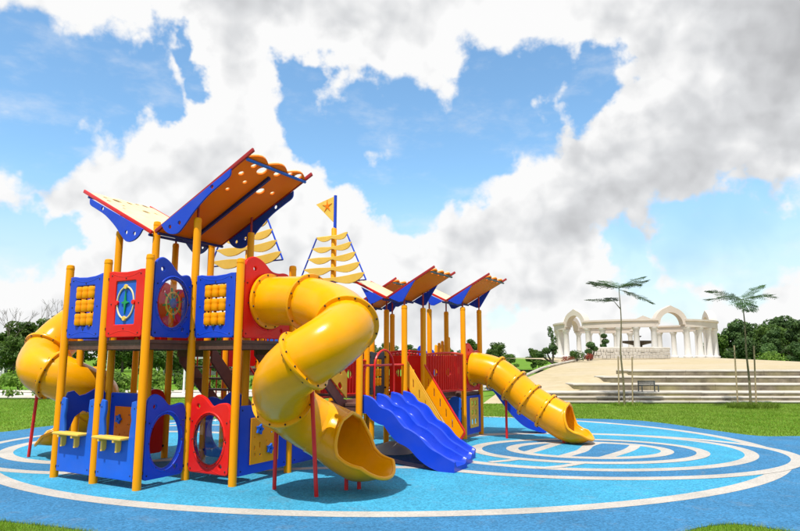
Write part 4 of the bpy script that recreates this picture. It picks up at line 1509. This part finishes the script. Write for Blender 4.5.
# stone planter wall in front of the ring
pw_ = tag(empty('planter_wall', (0, 0, 0)), 'low rough stone planter wall in front of the colonnade', 'wall')
pts = smooth_pts([(16.6, 54.6, 0), (18.5, 54.2, 0), (20.5, 54.2, 0), (22.4, 54.6, 0), (24.4, 55.6, 0)], 6)
random.seed(11)
for lv in range(3):
    lvp = smooth_pts([(16.6, 54.6, 0), (18.5, 54.2, 0), (20.5, 54.2, 0), (22.4, 54.6, 0), (24.4, 55.6, 0)], (6, 5, 7)[lv])
    for i in range(len(lvp) - 1):
        p, q = lvp[i], lvp[i + 1]
        d = (q - p)
        L = d.length
        m4 = frame((p.x, p.y, 1.56 + lv * 0.28), d, (-d.y, d.x, 0))
        off = 0.06 * random.random()
        ob('stone', MB().box(0.012, L - 0.012, off, 0.45, 0.0, 0.268, m4).mesh('stone', 0, 0.03), 'wallstone', pw_)
ob('coping', MB().tube([Vector((p.x, p.y + 0.2, 2.43)) for p in pts], 0.14, 6).mesh('coping', 0), 'nosing', pw_)

# curved white kerb wall along the left of the terrace
kw = MB()
kp = smooth_pts([(3.6, 27, 0.30), (6.0, 31, 0.62), (8.8, 38, 0.98), (12.2, 46, 1.22), (15.5, 52, 1.50)], 6)
tag(ob('kerb_wall', MB().tube([Vector((p.x, p.y, p.z + 0.06)) for p in kp], 0.085, 6).mesh('kerb_wall', 60), 'nosing'), 'low white kerb wall curving along the left of the paved terrace', 'wall')

# bench on the lower tier
bn = tag(empty('bench', (9.5, 23.78, 0.385)), 'dark grey slatted metal bench on the stone steps', 'bench')
bn.scale = (0.86, 1.0, 0.56)
for x in (-0.36, 0.36):
    m = MB()
    m.box(x - 0.02, x + 0.02, -0.2, -0.16, 0, 0.40)
    m.box(x - 0.02, x + 0.02, 0.16, 0.2, 0, 0.72)
    m.box(x - 0.02, x + 0.02, -0.2, 0.2, 0.40, 0.44)
    ob('leg_frame', m.mesh('leg_frame', 0, 0.005), 'benchmetal', bn)
for k in range(4):
    ob('seat_slat', MB().box(-0.38, 0.38, -0.20 + 0.10 * k, -0.12 + 0.10 * k, 0.442, 0.465).mesh('seat_slat', 0, 0.004), 'benchmetal', bn)
for k in range(3):
    ob('back_slat', MB().box(-0.38, 0.38, 0.135, 0.158, 0.50 + 0.085 * k, 0.565 + 0.085 * k).mesh('back_slat', 0, 0.004), 'benchmetal', bn)


# ---- vegetation -----------------------------------------------------------
def leaf_cloud(blobs, n, size, seed, up=0.3, flat_=1.0):
    """leaf-sized faces through the volume of a few clumps, thinner inside"""
    rnd = random.Random(seed)
    m = MB()
    tot = sum(b[3] ** 2 for b in blobs)
    for cx, cy, cz, r, *sq in blobs:
        sz = sq[0] if sq else 0.8
        for _ in range(int(n * r * r / tot)):
            while True:
                d = Vector((rnd.gauss(0, 1), rnd.gauss(0, 1), rnd.gauss(0, 1)))
                if d.length > 0.01:
                    break
            d.normalize()
            rad = r * (0.55 + 0.5 * rnd.random() ** 0.7)
            p = Vector((cx + d.x * rad, cy + d.y * rad, cz + d.z * rad * sz))
            nn = (d + Vector((rnd.gauss(0, .6), rnd.gauss(0, .6), up + rnd.gauss(0, .6)))).normalized()
            t = nn.orthogonal().normalized()
            t = Matrix.Rotation(rnd.random() * 6.28, 3, nn) @ t
            s = nn.cross(t)
            L, Wd = size * (0.7 + 0.7 * rnd.random()), size * (0.35 + 0.3 * rnd.random())
            m.add([p - t * L, p + s * Wd - t * L * 0.1, p + t * L, p - s * Wd + t * L * 0.1], [(0, 1, 2, 3)])
    return m


def crown_mesh(seed, w, h, n=3200, size=0.20, nblob=16):
    rnd = random.Random(seed)
    bl = []
    for i in range(nblob):
        a, q = rnd.random() * 6.28, rnd.random() ** 0.5
        f = rnd.random()
        rr = w * (0.95 - 0.6 * f)
        bl.append((math.cos(a) * q * rr, math.sin(a) * q * rr, h * (0.18 + 0.74 * f), w * (0.28 + 0.18 * rnd.random())))
    return leaf_cloud(bl, n, size, seed + 1).mesh('crown', 0)


def trunk_mesh(seed, h, r):
    rnd = random.Random(seed)
    m = MB()
    top = Vector((rnd.uniform(-.2, .2), rnd.uniform(-.2, .2), h * 0.72))
    m.tube([Vector((0, 0, 0)), Vector((0.05, 0, h * 0.3)), top * 0.8, top], [r, r * 0.8, r * 0.5, r * 0.2], 8)
    for k in range(6):
        a = rnd.random() * 6.28
        z0 = h * rnd.uniform(0.25, 0.5)
        L = h * rnd.uniform(0.18, 0.32)
        m.tube([Vector((0.03, 0, z0)), Vector((math.cos(a) * L * 0.5, math.sin(a) * L * 0.5, z0 + L * 0.5)), Vector((math.cos(a) * L, math.sin(a) * L, z0 + L * 0.8))], [r * 0.45, r * 0.3, r * 0.1], 6)
    return m.mesh('trunk', 60)


crowns = [(crown_mesh(s, w, h), trunk_mesh(s, h, 0.16), w, h) for s, w, h in ((1, 2.3, 6.0), (2, 2.6, 5.2), (3, 2.0, 6.6), (4, 2.8, 5.6), (5, 2.2, 5.0))]
dk = [c[0].copy() for c in crowns]


def tree(x, y, z, k, sc, rz, leaf, label, group, sz=1.0):
    c = crowns[k]
    t = tag(empty('tree', (x, y, z), rz), label, 'tree', group)
    t.scale = (sc, sc, sc * sz)
    ob('trunk', c[1], 'bark', t)
    me = c[0] if leaf == 'leaf' else dk[k]
    ob('crown', me, leaf, t)
    return t


rnd = random.Random(5)
# grove on the right behind the terrace
spots = [(48.2, 93, 0.90), (50.6, 90, 0.98), (52.6, 96, 1.15), (54.4, 91, 1.12), (56.4, 95, 1.30), (58.2, 90, 1.22), (60.2, 95, 1.36), (62.2, 90, 1.26), (64.4, 95, 1.36), (66.6, 91, 1.28), (69, 96, 1.3), (71.5, 92, 1.3), (74.5, 95, 1.3), (50.4, 84, 0.62), (53.2, 83, 0.70), (56, 83, 0.78), (59, 82, 0.76), (62, 83, 0.8), (65, 83, 0.8), (78, 96, 1.3), (82, 92, 1.2), (49.4, 97, 0.95), (53.6, 88, 0.9), (55.4, 98, 1.25), (57.2, 86, 0.95), (61.2, 99, 1.4), (63.4, 87, 1.0), (68, 87, 1.0), (70.2, 100, 1.4)]
for i, (x, y, s) in enumerate(spots):
    tree(x, y, 0, i % 5, s, rnd.random() * 6, 'leaf_dark' if i % 3 else 'leaf', 'dark leafy tree in the grove right of the colonnade', 'grove right of the colonnade')
# belt of trees on the left and behind the playground
for i in range(44):
    x = -66 + i * 2.25 + rnd.uniform(-.8, .8)
    y = 72 + rnd.uniform(-5, 8) + (10 if x > 5 else 0)
    s = rnd.uniform(0.85, 1.12) * (0.52 if x > -6 else 1.08)
    tree(x, y, 0, i % 5, s, rnd.random() * 6, 'leaf', 'green leafy tree in the belt behind the playground', 'belt of trees behind the playground', 0.85)
for i, (x, y, s) in enumerate(((-31, 46, 0.62), (-27.5, 44, 0.55), (-14.5, 40, 0.62), (-11.5, 43, 0.72), (-17, 45, 0.7), (-7, 42, 0.5))):
    tree(x, y, 0, (i + 2) % 5, s, i, 'leaf', ('tree by the road at the far left edge', 'second tree by the road from the left edge', 'tree by the road seen under the left end of the deck', 'taller tree by the road seen under the middle of the deck', 'tree by the road between the front posts', 'small tree by the road seen under the right end of the deck')[i], 'trees by the road')
# far hazy rise of forest
for i in range(9):
    x = -26 + i * 6 + rnd.uniform(-2, 2)
    tree(x, 128 + rnd.uniform(-6, 10), 0, i % 5, rnd.uniform(0.9, 1.15), rnd.random() * 6, 'leaf', 'far tree on the horizon', 'far trees on the horizon', 0.8)


# bare trees on the left
def bare(x, y, h, seed, label):
    r_ = random.Random(seed)
    m = MB()

    def grow(p, d, L, r, dep):
        q = p + d * L
        m.tube([p, q], [r, r * 0.65], 5)
        if dep:
            for _ in range(3):
                grow(q, (d + Vector((r_.uniform(-.7, .7), r_.uniform(-.7, .7), r_.uniform(-.1, .5)))).normalized(), L * 0.68, r * 0.6, dep - 1)
    grow(Vector((0, 0, 0)), Vector((0, 0, 1)), h * 0.38, 0.07, 4)
    t = tag(empty('bare_tree', (x, y, 0)), label, 'tree')
    ob('trunk', m.mesh('trunk', 60), 'bark', t)


bare(-42, 66, 7.4, 1, 'leafless tree above the belt at the far left edge')
bare(-34.5, 60, 7.6, 5, 'leafless tree behind the left spiral slide')


def shrub(x, y, z, w, h, leaf, label, group, seed, n=700, size=0.09):
    bl = [(random.uniform(-.5, .5) * w, random.uniform(-.4, .4) * w, h * random.uniform(0.35, 0.75), w * 0.45) for _ in range(6)]
    s = tag(empty('shrub', (x, y, z)), label, 'shrub', group)
    ob('foliage', leaf_cloud(bl, n, size, seed).mesh('foliage', 0), leaf, s)
    q = MB()
    for k in range(4):
        q.tube([(0, 0, 0), (0.25 * w * math.cos(k * 1.6), 0.25 * w * math.sin(k * 1.6), h * 0.6)], [0.025, 0.01], 5)
    ob('stem', q.mesh('stem'), 'bark', s)


random.seed(21)
# hedge plants along the road
for i in range(26):
    x = -44 + i * 1.75
    y = 31.6 + 0.012 * (x + 14) ** 2 + random.uniform(-.3, .3)
    shrub(x, y, 0, 1.0, random.uniform(0.7, 1.0), 'leaf_light', 'bright green shrub in the row behind the road', 'row of shrubs behind the road', 100 + i, 420, 0.11)
for i in range(9):
    x = -22 + i * 1.5
    shrub(x, 25.0 + 0.25 * abs(x + 14) + random.uniform(-.1, .1), 0, 0.5, 0.42, 'leaf_light', 'low light green plant in front of the road', 'low plants in front of the road', 140 + i, 160, 0.07)
# planting by the colonnade
shrub(14.2, 49.5, 1.35, 0.85, 0.85, 'leaf', 'rounded green bush left of the planter wall', None, 201, 900, 0.06)
shrub(13.4, 49.0, 1.30, 0.7, 0.32, 'leaf_red', 'low red-leaved shrub by the kerb wall, left one', None, 202, 400, 0.05)
shrub(15.0, 49.3, 1.38, 0.55, 0.6, 'leaf_red', 'upright red-leaved shrub beside the round bush', None, 203, 400, 0.05)
shrub(45.0, 74.0, 0.3, 2.4, 2.6, 'leaf_light', 'yellow-green bush at the foot of the right grove', None, 204, 900, 0.14)


def topiary(x, y, z, balls, label):
    t = tag(empty('topiary', (x, y, z)), label, 'tree')
    m = MB()
    for bx, bz, r in balls:
        m.tube([(0, 0, 0), (bx * 0.6, 0, bz * 0.5), (bx, 0, bz)], [0.09, 0.07, 0.04], 6)
    ob('trunk', m.mesh('trunk', 60), 'bark', t)
    for i, (bx, bz, r) in enumerate(balls):
        ob('foliage_ball', leaf_cloud([(bx, 0, bz, r, 0.7)], 420, 0.09, 300 + i + int(x * 10)).mesh('foliage_ball', 0), 'leaf_dark', t)


topiary(16.1, 52.0, 1.45, ((0.0, 1.25, 0.36), (0.35, 0.95, 0.26), (-0.2, 0.7, 0.30)), 'small cloud-pruned tree under the left arch')
topiary(12.6, 51.0, 1.2, ((-0.5, 1.0, 0.36), (0.1, 1.25, 0.36), (-1.0, 0.75, 0.33)), 'cloud-pruned tree left of the colonnade')
topiary(18.6, 56.0, 1.6, ((0.0, 2.0, 0.28), (0.1, 1.5, 0.32), (-0.1, 1.1, 0.28)), 'dark small tree behind the planter wall')
sl_ = tag(empty('slender_tree', (13.0, 52.5, 1.3)), 'slender dark green tree at the left end of the colonnade', 'tree')
ob('trunk', MB().tube([(0, 0, 0), (0.05, 0, 1.3), (-0.1, 0, 2.7)], [0.08, 0.06, 0.02], 6).mesh('trunk'), 'bark', sl_)
ob('crown', leaf_cloud([(0, 0, 1.3, .30, 1.2), (0.12, 0, 1.9, .30, 1.2), (-0.1, 0, 2.4, .27, 1.3), (-.2, 0, 2.8, .20, 1.2), (0.15, 0, 0.8, .26)], 800, 0.08, 77).mesh('crown', 0), 'leaf_dark', sl_)


# ---- staked saplings with feathery fronds ---------------------------------
def frond(root, tip, droop, n=26, wid=0.20, seed=0):
    """a stem with pairs of flat side stems, each set with small leaflets"""
    r_ = random.Random(seed)
    m = MB()
    root, tip = Vector(root), Vector(tip)
    d = tip - root
    dn = d.normalized()
    side = Vector((d.y, -d.x, 0)).normalized()
    pts = [root + d * (k / n) + Vector((0, 0, droop * math.sin(math.pi * k / n * 0.9))) for k in range(n + 1)]
    m.tube(pts, [0.010 * (1 - 0.8 * k / n) for k in range(n + 1)], 4)
    for k in range(4, n + 1):
        f = k / n
        L = wid * (math.sin(math.pi * (0.10 + 0.86 * f)) + 0.10) * r_.uniform(0.8, 1.15)
        for s in (-1, 1):
            p = pts[k]
            o = side * s * L + Vector((0, 0, L * r_.uniform(-0.30, 0.12))) + dn * L * r_.uniform(0.3, 0.6)
            for q in range(5):
                c = p + o * ((q + 0.6) / 5)
                for t in (-1, 1):
                    e = dn * t * 0.060 + o.normalized() * 0.028 + Vector((0, 0, r_.uniform(-0.016, 0.008)))
                    w = o.normalized() * 0.021
                    m.add([c, c + e * 0.5 - w, c + e, c + e * 0.5 + w], [(0, 1, 2, 3)])
    return m.mesh('frond', 0)


def sapling(x, y, trunk_pts, fronds, label):
    t = tag(empty('sapling', (x, y, 0)), label, 'tree')
    n = len(trunk_pts)
    ob('trunk', MB().tube(smooth_pts(trunk_pts, 5), [0.044 - 0.030 * k / (5 * (n - 1)) for k in range(5 * (n - 1) + 1)], 8).mesh('trunk', 60), 'youngbark', t)
    for i, (a, b, dr, w) in enumerate(fronds):
        ob('frond', frond(a, b, dr * 0.6, 30, w * 1.7, i), 'frond', t)
    return t


S1 = sapling(8.0, 21.9, [(-0.12, 0, 0), (-0.12, 0, 0.9), (-0.16, 0, 1.9), (-0.08, 0, 3.0), (-0.10, 0, 4.15)],
             [((-0.10, 0, 4.15), (-1.12, 0.3, 4.36), 0.10, .16), ((-0.10, 0, 4.15), (-1.15, -0.5, 4.22), 0.06, .15), ((-0.10, 0, 4.15), (0.95, 0.3, 4.58), 0.12, .18), ((-0.10, 0, 4.18), (0.72, -0.6, 4.36), 0.05, .15),
              ((-0.10, 0, 4.2), (-0.42, 0.9, 4.50), 0.10, .18), ((-0.10, 0, 4.15), (0.25, -1.0, 4.15), 0.1, .18), ((-0.30, 0, 3.68), (-1.35, -0.2, 3.70), 0.07, .14), ((-0.30, 0, 3.68), (-0.25, 0.6, 3.85), 0.05, .14), ((-0.09, 0.0, 4.10), (1.05, -0.1, 3.58), 0.10, .14), ((-0.10, 0, 4.15), (-0.9, 0.7, 4.46), 0.08, .15), ((-0.10, 0, 4.15), (0.6, 0.8, 4.40), 0.08, .15)],
             'young tree with feathery fronds, staked on the lawn before the colonnade')
ob('side_branch', MB().tube([(-0.08, 0, 3.40), (-0.30, 0, 3.68)], [0.02, 0.01], 6).mesh('side_branch'), 'youngbark', S1)
S2 = sapling(11.8, 21.0, [(0.0, 0, 0), (0.02, 0, 0.9), (0.0, 0, 1.9), (0.03, 0, 2.8), (0.0, 0, 3.68)],
             [((0.0, 0, 3.66), (-1.23, -0.1, 3.92), 0.12, .15), ((0.0, 0, 3.66), (-1.50, -0.5, 3.60), 0.08, .15), ((0.0, 0, 3.66), (0.87, 0.2, 4.15), 0.10, .17), ((0.0, 0, 3.66), (0.92, -0.3, 3.78), 0.10, .16),
              ((0.0, 0, 3.66), (-0.48, -0.9, 3.35), 0.14, .2), ((0.0, 0, 3.66), (-0.28, 0.9, 3.8), 0.14, .2), ((0.0, 0, 3.66), (0.52, -1.0, 3.62), 0.14, .2), ((0.0, 0, 3.64), (-0.16, -0.7, 3.2), 0.08, .18)],
             'young tree with feathery fronds near the right edge, staked, grass at its foot')
for x, y, z, tp, lb in ((7.72, 22.0, 1.72, 0.06, 'thin wooden stake left of the first young tree'), (8.16, 21.9, 1.70, 0.08, 'thin wooden stake right of the first young tree'), (11.42, 21.1, 2.1, 0.04, 'pale wooden stake left of the right-hand young tree'), (11.98, 21.0, 2.08, 0.10, 'brown wooden stake right of the right-hand young tree')):
    o = ob('tree_stake', MB().tube([(0, 0, -0.1), (tp * 0.5, 0, z * 0.5), (tp, 0, z)], 0.026, 7).mesh('tree_stake', 60), 'stakewood', loc=(x, y, 0))
    tag(o, lb, 'stake')


# ---- grass blades ----------------------------------------------------------
def inside(x, y, poly):
    c = False
    j = len(poly) - 1
    for i in range(len(poly)):
        (xi, yi), (xj, yj) = poly[i], poly[j]
        if (yi > y) != (yj > y) and x < (xj - xi) * (y - yi) / (yj - yi) + xi:
            c = not c
        j = i
    return c


def blades(n, region, hgt, wid, seed, ok):
    r_ = random.Random(seed)
    v, f = [], []
    x0, x1, y0, y1 = region
    k = 0
    for _ in range(n):
        x, y = r_.uniform(x0, x1), r_.uniform(y0, y1)
        if not ok(x, y):
            continue
        h = hgt * r_.uniform(0.5, 1.3)
        a = r_.random() * 6.28
        w = wid * r_.uniform(0.7, 1.3)
        lx, ly = r_.gauss(0, h * 0.4), r_.gauss(0, h * 0.4)
        v += [(x - w * math.cos(a), y - w * math.sin(a), 0), (x + w * math.cos(a), y + w * math.sin(a), 0), (x + lx, y + ly, h)]
        f.append((k, k + 1, k + 2))
        k += 3
    me = bpy.data.meshes.new('grass')
    me.from_pydata(v, [], f)
    return me


off = lambda x, y: not inside(x, y, fl_out)
o = stuff(ob('grass', blades(90000, (-5.5, 5.5, 5.0, 7.4), 0.05, 0.0035, 1, off), 'grass'))
tag(o, 'short grass in the two bottom corners of the view', 'grass')
o = stuff(ob('grass', blades(170000, (-3, 22, 13.3, 22.8), 0.042, 0.008, 2, off), 'grass'))
tag(o, 'mown grass between the play surface and the steps', 'grass')
o = stuff(ob('grass', blades(90000, (-22, -4, 14, 26.5), 0.045, 0.008, 3, off), 'grass'))
tag(o, 'mown grass on the left between play surface and road', 'grass')
o = stuff(ob('grass', blades(2600, (11.0, 12.75, 20.55, 21.35), 0.20, 0.012, 4, lambda x, y: ((x - 11.85) / 0.85) ** 2 + ((y - 20.95) / 0.38) ** 2 < 1), 'grass'))
tag(o, 'tuft of longer grass around the right-hand young tree', 'grass')
o = stuff(ob('grass', blades(700, (7.4, 8.6, 21.6, 22.3), 0.14, 0.012, 6, lambda x, y: ((x - 8.0) / 0.55) ** 2 + ((y - 21.95) / 0.3) ** 2 < 1), 'grass'))
tag(o, 'thin grass around the foot of the first young tree', 'grass')

# ---- low buildings beyond the trees on the left ----------------------------
for x, y, w, lb in ((-41.5, 62, 7.0, 'low open pavilion with a pale roof at the far left'), (-17.5, 56, 9.0, 'low white building glimpsed under the near tower deck')):
    h = tag(empty('pavilion', (x, y, 0)), lb, 'building')
    ob('wall', MB().box(-w / 2, w / 2, 1.5, 3.0, 0.0, 0.9).mesh('wall', 0, 0.02), 'plaster', h)
    for k in range(5):
        ob('pillar', MB().box(-w / 2 + w * k / 4 - 0.1, -w / 2 + w * k / 4 + 0.1, 0.0, 0.2, 0, 1.5).mesh('pillar', 0, 0.01), 'plaster', h)
    ob('roof', MB().box(-w / 2 - 0.4, w / 2 + 0.4, -0.3, 3.3, 1.5, 1.72).mesh('roof', 0, 0.03), 'roofsheet', h)
for x, y, hh, lb in ((-12.9, 27.3, 3.6, 'thin pale lamp post seen under the near tower deck'), (-9.6, 27.6, 3.4, 'second thin pale lamp post seen under the near tower deck'), (-16.6, 25.6, 1.1, 'short pale bollard beside the road at the left')):
    p = MB().lathe([(0.09, 0), (0.09, 0.12), (0.05, 0.16), (0.042, hh - 0.2), (0.10, hh - 0.16), (0.11, hh), (0.0, hh + 0.06)], 12)
    tag(ob('lamp_post' if hh > 2 else 'bollard', p.mesh('lamp_post', 40), 'white', loc=(x, y, 0)), lb, 'lamp post' if hh > 2 else 'bollard')
